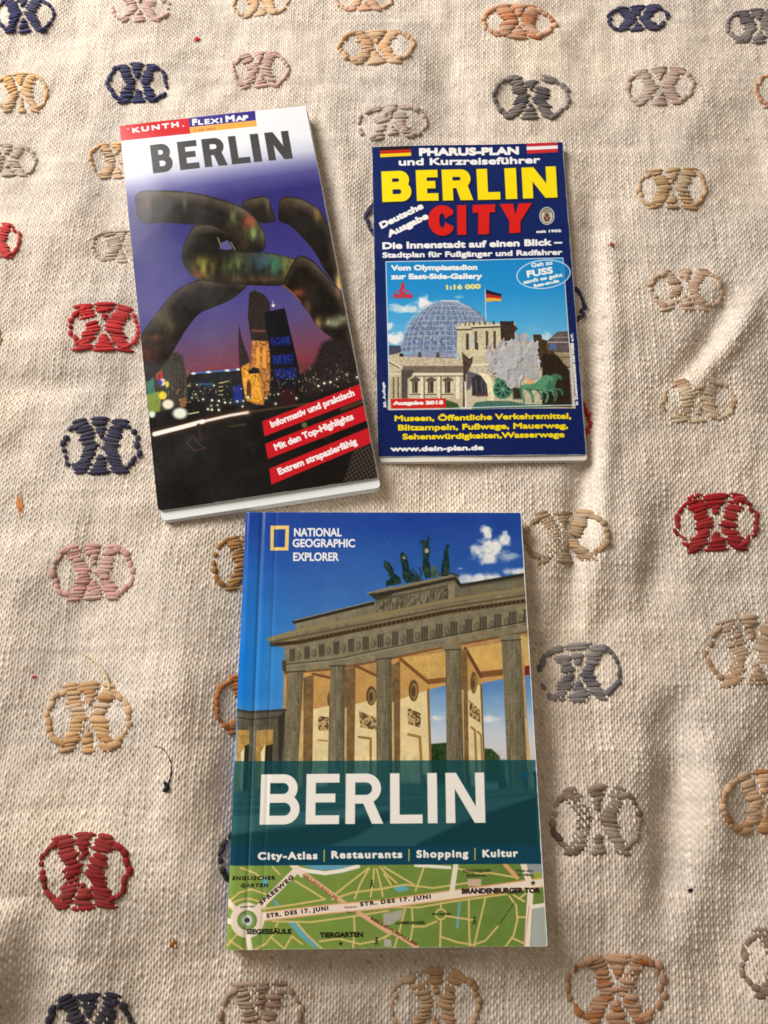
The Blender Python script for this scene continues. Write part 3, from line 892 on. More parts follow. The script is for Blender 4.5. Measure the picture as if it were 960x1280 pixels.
    pipe(z3((330, 0), (270, 45), (180, 155), (80, 290), (34, 352), (44, 480), (70, 715), (150, 650), (250, 520), (300, 440), (370, 320), (470, 190), (600, 142), (700, 100), (780, 45), (860, -40), (700, -90), (480, -70)), 1,
         [(one(z3, 200, 250), 16, 20, (84, 78, 58), .8), (one(z3, 90, 480), 10, 10, (120, 52, 40), .8), (one(z3, 250, 300), 5, 12, (90, 80, 56), .7), (one(z3, 140, 370), 14, 4, (110, 70, 50), .6)], 1)
    pipe(zb((0, 195), (190, 147), (222, 195), (270, 330), (262, 350), (180, 362), (60, 330)), 1, [(one(zb, 212, 190), 3, 16, (110, 96, 80), .8)], 2)
    pipe(zb((300, 180), (345, 155), (450, 165), (560, 222), (620, 290), (668, 380), (720, 600), (745, 720), (790, 900), (640, 720), (560, 565), (450, 440), (370, 370), (288, 345), (286, 250)), 1,
         [(one(zb, 440, 210), 8, 5, (104, 84, 58), .8), (one(zb, 580, 290), 4, 10, (150, 118, 62), .9), (one(zb, 370, 220), 10, 8, (64, 54, 36), .8), (one(zb, 740, 820), 4, 14, (220, 180, 100), 1)], 3)
    pipe(z1((300, 432), (272, 480), (257, 528), (268, 572), (300, 606), (350, 622), (420, 630), (610, 636), (660, 600), (660, 548), (560, 524), (440, 520), (470, 440), (380, 420)), 1,
         [(one(z1, 330, 575), 14, 13, (146, 140, 60), .95), (one(z1, 310, 596), 7, 6, (150, 74, 44), .8), (one(z1, 440, 566), 15, 13, (104, 124, 72), .95),
          (one(z1, 525, 560), 14, 12, (48, 78, 108), .95), (one(z1, 575, 565), 16, 14, (62, 112, 84), .9), (one(z1, 622, 575), 9, 14, (170, 150, 70), .8), (one(z1, 500, 612), 36, 5, (104, 74, 50), .7)], 4)
    p.line(z1((386, 545), (378, 615)), 4, (22, 18, 14), 5, .8)
    pipe(z1((103, 330), (128, 316), (240, 318), (330, 330), (420, 356), (474, 378), (522, 430), (542, 482), (534, 524), (430, 522), (440, 500), (425, 462), (360, 434), (300, 432), (220, 424), (125, 428), (108, 402)), 1,
         [(one(z1, 140, 360), 12, 14, (92, 72, 68), .8), (one(z1, 270, 345), 3, 16, (92, 90, 74), .8), (one(z1, 215, 350), 12, 12, (74, 66, 58), .7), (one(z1, 430, 400), 7, 16, (92, 100, 62), .9),
          (one(z1, 486, 420), 9, 10, (168, 84, 52), .95), (one(z1, 500, 462), 11, 9, (126, 146, 86), .95), (one(z1, 470, 490), 6, 8, (84, 64, 40), .7)], 5)
    p.poly(z1((386, 512), (392, 492), (412, 482), (424, 498), (430, 512), (410, 516)), (84, 82, 136), 1)
    p.line(z1((380, 475), (390, 500)), 1.4, (150, 128, 100), 1.2); p.line(z1((424, 490), (438, 515)), 1.4, (140, 116, 92), 1.2)
    rt = [(371.7, 318), (388, 323), (407, 341.7), (427, 366.7), (436, 400), (446, 450), (436, 436), (424, 428), (407, 417), (393, 405), (388, 393), (375, 378), (366, 366), (352, 357)]
    pipe(rt, 1, [((416, 403), 11, 6, (160, 160, 132), 1), ((427, 397), 8, 5, (132, 140, 104), .9), ((398, 404), 5, 8, (150, 116, 80), .9), ((372, 366), 8, 5, (140, 74, 44), .9), ((384, 384), 5, 10, (110, 76, 52), .8), ((424, 362), 4, 10, (170, 132, 74), .8)], 6)
    p.line([(354, 357), (366, 366), (376, 378)], 1.6, (170, 96, 50), 1.6, .8)
    # header bars and title
    zh = Z(145, 130, 3.84)
    p.poly(zh((14, 104), (351, 71), (358, 146), (18, 178)), (206, 24, 36), .8)
    p.poly(zh((351, 71), (668, 35), (672, 82), (354, 116)), (62, 56, 138), .8)
    p.poly(zh((354, 116), (672, 82), (678, 110), (358, 145)), (240, 176, 84), .8)
    W = (246, 246, 248)
    p.text("KUNTH", zh((80, 141))[0], zh((304, 113))[0], 6.6, W, 1.2, track=1.35); p.dot(*zh((324, 109))[0], 1.0, W); p.dot(*zh((58, 120))[0], 1.1, W, 1, .8)
    p.text("F", zh((368, 108))[0], zh((392, 106))[0], 8.4, W, 1.5); p.text("LEXI", zh((396, 105))[0], zh((512, 95))[0], 6.6, W, 1.0, track=1.2)
    p.text("M", zh((528, 92))[0], zh((572, 88))[0], 8.4, W, 1.5); p.text("AP", zh((576, 88))[0], zh((638, 80))[0], 6.6, W, 1.5)
    p.text("1:20 000", zh((380, 136))[0], zh((480, 127))[0], 3.0, (150, 110, 70), .3, a=.8)
    TL, TR, BR, BL = zh((163, 200), (826, 130), (850, 264), (180, 336))
    p.block([('B', .0, .148), ('E', .195, .335), ('R', .372, .535), ('L', .565, .70), ('I', .722, .782), ('N', .828, 1.0)], TL, TR, BR, BL, 9.4, 7.6, (72, 72, 74))
    # three red banners
    zr = Z(320, 480, 5.647)
    RB = (200, 20, 34)
    p.poly(zr((45, 265), (740, -4), (775, 95), (60, 372)), RB, .8)
    p.poly(zr((65, 425), (765, 148), (800, 250), (85, 532)), RB, .8)
    p.poly(zr((95, 600), (795, 308), (830, 408), (110, 712)), RB, .8)
    p.poly(zr((590, 175), (750, 115), (760, 130), (600, 190)), (140, 96, 56), 5, .7)
    p.text("Informativ und praktisch", zr((112, 312))[0], zr((700, 80))[0], 8.6, W, 1.15, .0)
    p.text("Mit den Top-Highlights", zr((140, 474))[0], zr((694, 248))[0], 8.8, W, 1.15)
    p.text("Extrem strapazierfähig", zr((165, 646))[0], zr((718, 424))[0], 8.8, W, 1.15)
    rs = random.Random(14)
    for _ in range(30):
        x, y = rs.uniform(190, 430), rs.uniform(200, 620); a_ = rs.uniform(0, 3.14); l_ = rs.uniform(4, 26)
        p.line([(x, y), (x + l_ * math.cos(a_), y + l_ * math.sin(a_))], .6, (190, 186, 190), .8, rs.uniform(.05, .18))
    e = np.minimum(np.minimum(p.U, 1 - p.U) * 240, (1 - p.V) * 470)
    wear = (np.clip(.7 - e + 1.5 * (fbm(p.X * .12, p.Y * .12, 72) - .5), 0, 1) * .6)[..., None]
    p.C = p.C * (1 - wear) + np.array([186., 184, 184]) * wear

# ------------------------------------------------------------------ print of the blue city plan
def paint_city_plan(p):
    p.C[:] = (8, 32, 94)
    p.C += ((p.V - .5) * -8)[..., None] + ((fbm(p.X * .3, p.Y * .3, 2, 2) - .5) * 5)[..., None]
    W = (246, 246, 244); YE = (250, 226, 20); RE = (216, 30, 26)
    z = Z(465, 175, 3.84)
    for (x0, y0, x1, y1, x2, y2, x3, y3), cols in (((36, 36, 186, 30, 188, 78, 40, 84), ((36, 26, 26), (196, 40, 24), (248, 208, 30))),
                                                   ((741, 14, 890, 10, 893, 60, 744, 65), ((190, 40, 48), (240, 236, 236), (206, 44, 48)))):
        for i in range(3):
            a, b = i / 3, (i + 1) / 3
            m = lambda u, w: (x0 + (x1 - x0) * u) * (1 - w) + (x3 + (x2 - x3) * u) * w
            n = lambda u, w: (y0 + (y1 - y0) * u) * (1 - w) + (y3 + (y2 - y3) * u) * w
            p.poly(z((m(0, a), n(0, a)), (m(1, a), n(1, a)), (m(1, b), n(1, b)), (m(0, b), n(0, b))), cols[i], .8)
    K = (8, 14, 44)
    p.text("PHARUS-PLAN", z((226, 80))[0], z((706, 69))[0], 10.2, W, 2.1)
    p.text("und Kurzreiseführer", z((128, 126))[0], z((808, 112))[0], 9.2, W, 1.4)
    TL, TR, BR, BL = z((44, 152), (882, 127), (890, 278), (50, 300))
    LB = [('B', 0, .168), ('E', .197, .322), ('R', .345, .520), ('L', .545, .675), ('I', .705, .772), ('N', .803, 1)]
    p.block(LB, TL, TR, BR, BL, 13.4, 9.6, K, 2, 1.6, 2.0, .8); p.block(LB, TL, TR, BR, BL, 13.4, 9.6, YE)
    TL, TR, BR, BL = z((266, 318), (768, 303), (760, 445), (272, 462))
    LC = [('C', 0, .245), ('I', .282, .370), ('T', .432, .648), ('Y', .69, 1.0)]
    p.block(LC, TL, TR, BR, BL, 14.0, 10.0, K, 2, 1.6, 2.0, .8); p.block(LC, TL, TR, BR, BL, 14.0, 10.0, RE)
    p.text("Deutsche", z((46, 430))[0], z((250, 330))[0], 8.8, W, 1.8)
    p.text("Ausgabe", z((82, 472))[0], z((274, 378))[0], 8.8, W, 1.8)
    p.text("seit 1902", z((788, 449))[0], z((908, 444))[0], 3.6, W, .9)
    c = z((839, 366))[0]
    p.dot(*c, 9.4, (222, 220, 214), 1, 1, 11.2); p.dot(*c, 8.2, (70, 66, 62), 1, 1, 10.0); p.dot(c[0], c[1] + .4, 7.2, (206, 196, 180), 1, 1, 8.8)
    p.dot(c[0], c[1] - 6, 5.6, (150, 140, 120), 1.4, 1, 3.2); p.dot(c[0], c[1] + 2.2, 4.0, (74, 52, 40), 1.2, 1, 5.0)
    p.dot(c[0], c[1] + 3.4, 1.7, (190, 120, 90), 1, 1, 1.9); p.dot(c[0] - 2.2, c[1] + .4, .8, (230, 220, 200)); p.dot(c[0] + 2.2, c[1] + .4, .8, (230, 220, 200))
    z = Z(465, 290, 3.692)
    p.text("Die Innenstadt auf einen Blick –", z((48, 82))[0], z((878, 64))[0], 8.8, W, 1.5)
    p.text("Stadtplan für Fußgänger und Radfahrer", z((48, 122))[0], z((878, 108))[0], 7.2, W, 1.1)
    # the picture: sky, dome, stone building
    q = [(482.3, 327.8), (703.5, 323.0), (717.3, 506.4), (487.0, 512.3)]
    p.poly(q, ramp([(325, (20, 134, 206)), (370, (34, 146, 214)), (410, (78, 172, 226)), (450, (140, 200, 232))], lambda x, y: y + (x - 600) * .03 + fbm(x * .05, y * .05, 6) * 10), .8)
    zs = Z(450, 370, 3.2); zd = Z(470, 340, 6.857); ze = Z(590, 340, 6.857); zf = Z(470, 440, 6.857); zg = Z(590, 440, 6.4)
    inside = lambda x, y: np.clip(.5 - poly_sdf(x, y, q), 0, 1)
    def cloud(x, y, rx, ry, sd, a=1.0):
        w = p.win(x - rx * 1.6, y - ry * 1.6, x + rx * 1.6, y + ry * 1.6)
        if w is None: return
        X, Y = p.X[w], p.Y[w]
        d = 1 - np.hypot((X - x) / rx, (Y - y) / ry) + (fbm(X * .12, Y * .12, sd, 4) - .5) * 1.5
        p.put(w, sstep(.05, .6, d) * a * inside(X, Y), (236, 240, 244))
    cloud(*zd((395, 275))[0], 18, 12, 3); cloud(*zd((300, 330))[0], 12, 8, 4, .8); cloud(*zd((180, 320))[0], 12, 7, 5, .7)
    cloud(*zd((170, 580))[0], 16, 12, 6); cloud(*zd((130, 460))[0], 8, 7, 7, .8); cloud(*zd((720, 215))[0], 10, 4, 8, .4); cloud(*ze((640, 580))[0], 10, 10, 9, .6)
    # dome of glass rings and ribs
    dome = zd((212, 690), (222, 610), (250, 530), (300, 430), (380, 345), (470, 280), (560, 252), (700, 250), (800, 292), (890, 350), (960, 430), (960, 700))
    p.poly(dome, grain((112, 134, 166), 50, .5, 21), 1)
    dc = zd((600, 700))[0]
    for i in range(11):
        f = i / 10; yy = 690 - f * 430
        half = 395 * math.sqrt(max(0, 1 - (f * .97) ** 2)) + 10
        p.line(zd(*[(600 + half * math.cos(t), yy - 14 * math.sin(t)) for t in np.linspace(math.pi, 0, 14)]), .8, (188, 196, 214), 1, .75)
    for i in range(-8, 9):
        a = i / 8.5 * 1.45
        p.line(zd(*[(600 + 400 * math.sin(a) * math.sqrt(max(0, 1 - (f * .96) ** 2)), 690 - f * 432) for f in np.linspace(0, 1, 9)]), .8, (196, 202, 220), 1, .7)
    p.line(zd((560, 250), (705, 250)), 1.6, (220, 222, 226), 1)
    for k in range(40):
        r = random.Random(k); x, y = r.uniform(280, 700), r.uniform(430, 670)
        p.dot(*zd((x, y))[0], r.uniform(.8, 1.8), r.choice([(196, 204, 220), (70, 76, 130), (150, 150, 170), (216, 206, 180)]), 1, .6)
    stone = lambda b, sd: grain(tuple(min(250, 1.07 * q) for q in b), 34, .5, sd)
    # flagpole and flag
    p.line(ze((112, 150), (118, 430)), .9, (226, 226, 226), 1)
    for i, cc in enumerate(((30, 22, 22), (190, 34, 26), (240, 176, 40))):
        a, b = i / 3, (i + 1) / 3
        p.poly(ze((120, 152 + 108 * a), (185, 175 + 75 * a), (250, 192 + 62 * a), (250, 192 + 62 * b), (185, 175 + 75 * b), (120, 152 + 108 * b)), cc, .9)
    # main front
    p.poly(zs((118, 225), (165, 222), (170, 250), (390, 250), (390, 130), (400, 112), (620, 108), (625, 180), (850, 190), (862, 450), (110, 456)), stone((186, 176, 150), 31), 1)
    p.poly(zd((230, 705), (320, 698), (680, 690), (670, 745), (260, 750)), grain((146, 150, 180), 26, .5, 33), 1)
    p.poly(zd((110, 632), (212, 632), (216, 690), (112, 716)), (66, 74, 96), 1)
    p.poly(zd((200, 700), (235, 700), (235, 800), (205, 800)), (44, 36, 30), 1)
    for x in (375, 530):
        p.poly(zd((x - 12, 690), (x + 12, 690), (x + 22, 800), (x - 22, 800)), (86, 74, 62), 1)
    p.line(zd((215, 745), (680, 740)), 1.6, (64, 54, 46), 1); p.line(zd((240, 790), (690, 780)), 2.2, (226, 218, 194), 1); p.line(zd((250, 762), (670, 760)), 2, (204, 196, 170), 1)
    # corner tower
    p.poly(zd((700, 440), (960, 430), (960, 700), (690, 700)), stone((196, 188, 158), 35), 1)
    p.line(zd((690, 478), (960, 470)), 2.4, (214, 206, 184), 1); p.line(zd((695, 497), (960, 490)), 1.6, (70, 60, 50), 1)
    p.line(zd((700, 452), (960, 442)), 1.6, (206, 198, 176), 1)
    for k, (x, e) in enumerate(((718, 8), (765, 14), (800, 22), (838, 12), (890, 10), (935, 16))): p.line(zd((x, 458), (x + 3, 446 - e)), 1.7 if k % 2 else 1.1, (92, 80, 70), 1.2)
    for x in (785, 865): p.poly(zd((x - 14, 530), (x + 10, 528), (x + 12, 668), (x - 14, 668)), (74, 64, 52), 1.2)
    p.poly(zd((800, 540), (850, 538), (850, 640), (800, 640)), (196, 200, 204), 1.4)
    p.poly(ze((0, 470), (240, 462), (240, 600), (0, 610)), stone((192, 184, 156), 36), 1)
    p.line(ze((0, 480), (240, 472)), 2, (66, 56, 48), 1); p.line(ze((0, 466), (250, 458)), 2, (222, 214, 192), 1)
    for x in (34, 130, 195): p.poly(ze((x - 13, 510), (x + 9, 508), (x + 9, 660), (x - 11, 662)), (80, 70, 58), 1.2)
    p.poly(ze((240, 430), (340, 436), (392, 490), (365, 520), (365, 600), (250, 640)), grain((58, 46, 38), 20, .6, 37), 1)
    for k in range(5): p.dot(*ze((250 + 24 * k, 436))[0], 1.8, (44, 36, 32), 1)
    for x, r_ in ((14, 1.5), (60, .9), (108, 1.3), (185, 1.6)): p.dot(*ze((x, 438))[0], r_, (90, 78, 64), 1.2, 1, r_ * 1.5)
    # right roofs and the shadowed facade
    p.poly(ze((520, 540), (590, 540), (600, 580), (820, 640), (850, 823), (560, 823)), grain((70, 56, 36), 18, .4, 39), 1.2)
    p.poly(ze((640, 600), (680, 560), (730, 515), (820, 510), (835, 690), (650, 680)), grain((96, 86, 84), 26, .5, 40), 1)
    p.line(ze((650, 606), (825, 604)), 1.4, (176, 170, 170), 1); p.line(ze((680, 565), (822, 560)), 1.2, (150, 146, 146), 1)
    p.poly(ze((668, 620), (720, 620), (722, 665), (670, 665)), (80, 110, 170), 1.4)
    p.poly(ze((700, 690), (836, 690), (850, 823), (790, 800)), stone((150, 136, 110), 41), 1.2); p.line(ze((730, 735), (842, 730)), 1.2, (90, 80, 64), 1)
    p.poly(zg((560, 20), (680, 30), (780, 150), (800, 440), (560, 440)), grain((42, 32, 22), 12, .4, 43), 2)
    p.poly(ze((530, 545), (575, 545), (600, 560), (560, 580)), (52, 46, 40), 1)
    # the wing with columns and windows
    p.poly(zf((110, 40), (960, 60), (960, 140), (110, 110)), stone((184, 174, 148), 45), 1)
    p.poly(zf((230, 120), (760, 120), (760, 185), (320, 178), (230, 180)), grain((120, 106, 92), 18, .4, 46), 1)
    p.line(zf((320, 190), (750, 188)), 2.8, (230, 224, 204), 1); p.line(zf((330, 208), (750, 206)), 1.2, (110, 98, 80), 1)
    p.line(zf((112, 70), (215, 130)), 1.6, (226, 220, 200), 1); p.line(zf((112, 90), (200, 140)), 1.2, (96, 84, 70), 1); p.line(zf((112, 190), (210, 190)), 2.2, (222, 214, 192), 1)
    p.poly(zf((115, 215), (215, 215), (215, 400), (115, 400)), stone((178, 168, 140), 47), 1)
    for x in (150, 190): p.line(zf((x, 220), (x, 390)), 1.4, (70, 60, 48), 1.2)
    p.poly(zf((218, 150), (330, 160), (300, 215), (270, 230), (270, 400), (218, 400)), grain((82, 74, 74), 16, .4, 48), 1.5)
    for x in (285, 420, 565):
        p.poly(zf((x, 225), (x + 95, 222), (x + 95, 380), (x, 382)), stone((208, 198, 170), 49), 1)
        p.poly(zf((x + 4, 236), (x + 52, 212), (x + 98, 234), (x + 92, 250), (x + 8, 252)), (96, 84, 68), 1.2)
        p.poly(zf((x + 24, 252), (x + 74, 250), (x + 72, 350), (x + 26, 352)), grain((66, 58, 48), 20, .8, 50), 1)
        p.line(zf((x + 40, 260), (x + 42, 345)), 1.0, (180, 172, 150), 1, .8); p.line(zf((x + 5, 365), (x + 95, 362)), 1.4, (90, 80, 64), 1)
    for x in (385, 530, 690): p.poly(zf((x - 4, 212), (x + 22, 212), (x + 24, 400), (x - 4, 400)), stone((222, 214, 190), 51), 1)
    for x in (412, 556): p.line(zf((x, 215), (x + 1, 395)), 1.3, (84, 74, 60), 1.2)
    p.poly(zf((735, 0), (800, 60), (830, 40), (825, 100), (770, 200), (770, 470), (745, 470), (748, 120)), grain((74, 62, 52), 18, .4, 52), 1.2)
    p.poly(zf((780, 160), (870, 190), (800, 320), (775, 330)), (96, 90, 104), 2)
    p.line(zf((765, 260), (770, 470)), 2.2, (232, 226, 206), 1)
    p.poly(zf((840, 360), (850, 240), (900, 200), (945, 260), (950, 360)), grain((46, 42, 44), 12, .5, 53), 1.2); p.line(zf((930, 250), (935, 360)), 1.2, (200, 196, 180), 1)
    p.poly(zg((0, 210), (40, 180), (90, 200), (125, 300), (125, 350), (0, 350)), grain((50, 46, 48), 12, .5, 54), 1.2)
    for x in (30, 75, 100): p.line(zg((x, 220), (x + 6, 330)), .9, (120, 130, 160), 1, .7)
    p.poly(zg((50, 165), (130, 180), (170, 260), (175, 390), (130, 390), (120, 260), (70, 190)), stone((222, 214, 178), 55), 1)
    p.line(zg((0, 105), (130, 100)), 2.4, (232, 226, 200), 1); p.line(zg((0, 20), (120, 20)), 4, (216, 208, 176), 2)
    p.poly(zf((560, 470), (600, 410), (700, 440), (720, 486), (560, 490)), (58, 84, 44), 2)
    p.poly(zf((800, 480), (850, 420), (960, 395), (960, 488), (790, 490)), (200, 196, 168), 1.5); p.poly(zf((860, 366), (960, 360), (960, 380), (860, 384)), (110, 60, 60), 1)
    # bronze chariot wheel and horses
    G = grain((70, 128, 98), 24, .6, 60); GD = (34, 70, 56)
    p.poly(zg((0, 440), (30, 405), (120, 392), (300, 395), (420, 420), (640, 425), (640, 445), (0, 458)), grain((72, 116, 98), 30, .6, 61), 1)
    for k in range(16): p.line(zg((10 + 26 * k, 445), (30 + 26 * k, 402)), .8, (44, 76, 66), 1, .7)
    cx, cy = zg((245, 302))[0]; R = 76 / 6.4
    p.dot(cx, cy, R, GD, 1)
    p.line([(cx + R * .9 * math.cos(t), cy + R * .9 * math.sin(t)) for t in np.linspace(0, 6.2832, 28)], 2.5, G, 1)
    for k in range(8): p.line([(cx, cy), (cx + R * .85 * math.cos(k * .785 + .3), cy + R * .85 * math.sin(k * .785 + .3))], 1.3, (96, 156, 122), 1)
    p.dot(cx, cy, 2, (110, 170, 136), 1)
    p.poly(zg((180, 225), (210, 200), (330, 195), (320, 240), (250, 222), (190, 250)), G, 1)
    p.poly(zg((320, 290), (380, 290), (400, 380), (330, 380)), (44, 44, 34), 3)
    for dx, k in ((70, .85), (0, 1.0)):
        Gk = grain(tuple(np.array((84, 148, 112)) * k * (1 if dx == 0 else .92)), 24, .7, 62 + dx)
        m = lambda *a: zg(*[(x + dx, y - (10 if dx else 0)) for x, y in a])
        p.poly(m((392, 270), (440, 262), (500, 258), (540, 220), (570, 192), (600, 185), (640, 198), (655, 226), (640, 238), (615, 222), (600, 262), (590, 310), (560, 316), (500, 300), (440, 302), (400, 300)), Gk, 1)
        p.line(m((560, 310), (600, 330), (606, 360), (590, 400)), 2.6, Gk, 1); p.line(m((572, 305), (640, 312), (655, 350)), 2.3, Gk, 1)
        p.line(m((400, 285), (396, 330), (410, 370), (416, 412)), 3.0, Gk, 1); p.line(m((425, 290), (470, 340), (490, 360), (480, 388)), 2.3, Gk, 1)
        p.line(m((395, 275), (388, 310), (392, 340)), 1.8, (52, 104, 80), 1)
    p.line(zg((420, 300), (560, 310)), 1.2, GD, 1, .7)
    p.dot(*zg((462, 232))[0], 3.4, (232, 170, 110), 1.4, 1, 5)
    # white rule round the picture
    p.line(q + [q[0]], 1.1, (206, 222, 234), .8)
    p.poly(zf((125, 402), (600, 396), (600, 478), (130, 486)), (206, 36, 30), 1); p.line(zf((120, 490), (620, 484)), .8, (230, 210, 200), 1, .7)
    p.text("Ausgabe 2015", zf((146, 456))[0], zf((578, 448))[0], 5.0, W, 1.5)
    z = Z(465, 290, 3.692)
    p.text("Vom Olympiastadion", z((88, 181))[0], z((486, 176))[0], 7.0, W, 1.3)
    p.text("zur East-Side-Gallery", z((88, 221))[0], z((508, 217))[0], 7.0, W, 1.3)
    p.text("1:16 000", z((342, 268))[0], z((502, 263))[0], 6.2, (240, 228, 130), 1.3)
    ox, oy = z((791, 197))[0]
    ell = [(ox + 33.5 * math.cos(t) * .995 + 17 * math.sin(t) * .10, oy + 17.6 * math.sin(t) - 33 * math.cos(t) * .10) for t in np.linspace(0, 2 * math.pi, 40)]
    p.poly(ell, (26, 140, 208), 1, .75); p.line(ell, 1.1, (226, 238, 244), .9)
    p.text("Geh zu", z((735, 167))[0], z((832, 152))[0], 5.6, W, .7); p.text("FUSS", z((716, 213))[0], z((836, 193))[0], 8.6, W, 1.3)
    p.text("sanft es geht", z((700, 243))[0], z((880, 207))[0], 4.8, W, .8); p.text("fuss-ev.de", z((746, 260))[0], z((864, 234))[0], 4.4, W, 1.0)
    # small red cyclist mark
    RC = (204, 44, 56)
    c = z((142, 285))[0]
    p.dot(c[0], c[1] - 11, 2.4, RC); p.line([(c[0], c[1] - 9), (c[0] - 3, c[1] - 3), (c[0] + 2, c[1] + 1)], 3.4, RC, 1); p.line([(c[0], c[1] - 8), (c[0] + 5, c[1] - 3)], 2, RC, 1)
    for s in (-1, 1): p.line([(c[0] + s * 6 + 3.6 * math.cos(t), c[1] + 1 + 3.6 * math.sin(t)) for t in np.linspace(0, 6.3, 14)], 1.3, RC, 1)
    p.poly([(c[0] - 12, c[1] + 1), (c[0] + 12, c[1] + 1), (c[0] + 13, c[1] + 6), (c[0] - 12, c[1] + 6)], RC, 1.5, .85)
    # lower lines
    z = Z(450, 370, 3.2)
    p.text("Museen, Öffentliche Verkehrsmittel,", z((138, 501))[0], z((845, 492))[0], 7.4, YE, 1.2)
    p.text("Blitzampeln, Fußwege, Mauerweg,", z((152, 538))[0], z((832, 530))[0], 7.4, YE, 1.2)
    p.text("Sehenswürdigkeiten,Wasserwege", z((170, 574))[0], z((818, 566))[0], 7.4, YE, 1.2)
    p.text("www.dein-plan.de", z((122, 622))[0], z((495, 617))[0], 6.6, W, 1.5)
    p.text("30. Auflage", z((106, 446))[0], z((98, 345))[0], 3.6, W, .7)
    p.text("In Zusammenarbeit mit FUSS e.V.", z((873, 436))[0], z((852, 150))[0], 3.6, W, .8)
    # worn white edges
    e = np.minimum(np.minimum(p.U, 1 - p.U) * 240, (1 - p.V) * 390)
    wear = (np.clip(.9 - e + 1.2 * (fbm(p.X * .10, p.Y * .10, 71) - .5), 0, 1) * (p.V > .02) * .8)[..., None]
    p.C = p.C * (1 - wear) + np.array([214., 218, 222]) * wear

# ------------------------------------------------------------------ print of the guidebook
def paint_guide(p):
    za = Z(280, 635, 4.571); zb = Z(470, 635, 4.571); zc = Z(280, 790, 4.571); zd = Z(470, 790, 4.571)
    # sky
    top = np.array([26., 66, 154]); low = np.array([74., 144, 212])
    f = np.clip((p.V - .02) / .34, 0, 1)[..., None] ** 1.15
    p.C[:] = top * (1 - f) + low * f
    left = np.clip(1 - p.U / .20, 0, 1)[..., None] * f
    p.C += (np.array([4., 112, 206]) - p.C) * left * .9
    hz = sstep(.44, .585, p.V)[..., None] * np.clip(1 - p.U / .35, 0, 1)[..., None]
    p.C += (np.array([150., 190, 226]) - p.C) * hz * .75
    mid = np.exp(-((p.U - .42) / .22) ** 2 - ((p.V - .2) / .12) ** 2)[..., None]
    p.C += (np.array([62., 112, 184]) - p.C) * mid * .45
    p.C += ((fbm(p.X * .05, p.Y * .05, 4) - .5) * 12)[..., None]
    def cloud(x, y, rx, ry, sd, a=1.0, k=1.5, col=(238, 240, 240)):
        w = p.win(x - rx * 1.7, y - ry * 1.7, x + rx * 1.7, y + ry * 1.7)
        if w is None: return
        X, Y = p.X[w], p.Y[w]
        d = 1 - np.hypot((X - x) / rx, (Y - y) / ry) + (fbm(X * .11, Y * .11, sd, 4) - .5) * k
        sh = fbm(X * .16, Y * .16, sd + 2, 3)[..., None]
        p.put(w, sstep(-.05, .75, d) * a, lambda x, y: np.array(col, float) - np.clip(.55 - sh, 0, 1) * np.array([120, 100, 70.]))
    zB = lambda x, y: zb((x, y))[0]
    cloud(*zB(660, 230), 24, 17, 3, 1, 1.5); cloud(*zB(740, 185), 11, 13, 4); cloud(*zB(630, 140), 8, 11, 5); cloud(*zB(640, 290), 16, 9, 6, .9); cloud(*zB(570, 250), 10, 9, 7, .8)
    cloud(*zB(755, 275), 14, 7, 8, .6)
    cloud(*zB(560, 415), 26, 9, 9, 1, 1.0); cloud(*zB(640, 400), 20, 8, 11, 1, 1.0); cloud(*zB(500, 400), 12, 7, 21, .8, 1.0); cloud(*zB(820, 365), 20, 7, 12, 1, 1.0); cloud(*zB(480, 345), 5, 3, 13, .5)
    # stone helpers
    def stone(rgb, amt=14, sd=0, sc=.18):
        c = np.array(rgb, float)
        return lambda x, y: np.clip(c + ((fbm(x * sc, y * sc * .8, sd, 4) - .5) * 2.6 * amt + (vn(x * .9, y * .9, sd + 9) - .5) * amt * 1.5)[..., None] * np.array([1, .95, .8]) + ((fbm(x * .05, y * .08, sd + 4, 3) - .5) * amt * 2.2)[..., None] * np.array([1.1, .7, .1]), 0, 255)
    ST1, ST2, DK = (130, 122, 98), (94, 92, 78), (52, 48, 40)
    # bays behind the columns: shaded ochre above, sunlit cream below, sky in the two right bays
    p.poly([(355, 842), (664, 788), (672, 955), (352, 958)], stone((190, 146, 88), 16, 3), 1)
    # ceilings
    p.poly(zd((150, 150), (390, 115), (400, 262), (300, 268)), stone((206, 168, 96), 12, 5), 1); p.poly(zd((520, 92), (715, 62), (724, 215), (598, 222)), stone((214, 174, 100), 12, 6), 1)
    p.poly(zd((820, 20), (880, 30), (884, 190), (850, 190)), stone((206, 176, 110), 10, 7), 1)
    p.poly(zd((296, 270), (400, 258), (400, 288), (300, 312)), stone((128, 84, 44), 8, 8), 1); p.poly(zd((598, 228), (724, 212), (724, 250), (600, 262)), stone((126, 84, 46), 8, 9), 1)
    p.poly(zd((300, 300), (400, 288), (402, 310), (304, 330)), stone((198, 156, 92), 8, 8), 1); p.poly(zd((600, 262), (726, 248), (727, 270), (604, 292)), stone((204, 160, 94), 8, 8), 1)
    skyc = ramp([(855, (90, 140, 200)), (890, (150, 186, 220)), (915, (200, 212, 226)), (935, (214, 214, 218)), (955, (196, 192, 196))], lambda x, y: y + (fbm(x * .06, y * .09, 15) - .5) * 16)
    p.poly(zd((300, 330), (402, 305), (404, 735), (314, 735)), skyc, 1); p.poly(zd((604, 292), (728, 268), (750, 735), (616, 735)), skyc, 1); p.poly(zd((850, 250), (886, 246), (918, 735), (872, 735)), skyc, 1)
    cloud(*zd((355, 490))[0], 12, 4, 31, .9, .8); cloud(*zd((650, 500))[0], 16, 7, 32, .9, .8)
    p.poly(zd((850, 195), (884, 192), (884, 245), (850, 248)), (120, 40, 40), 1)
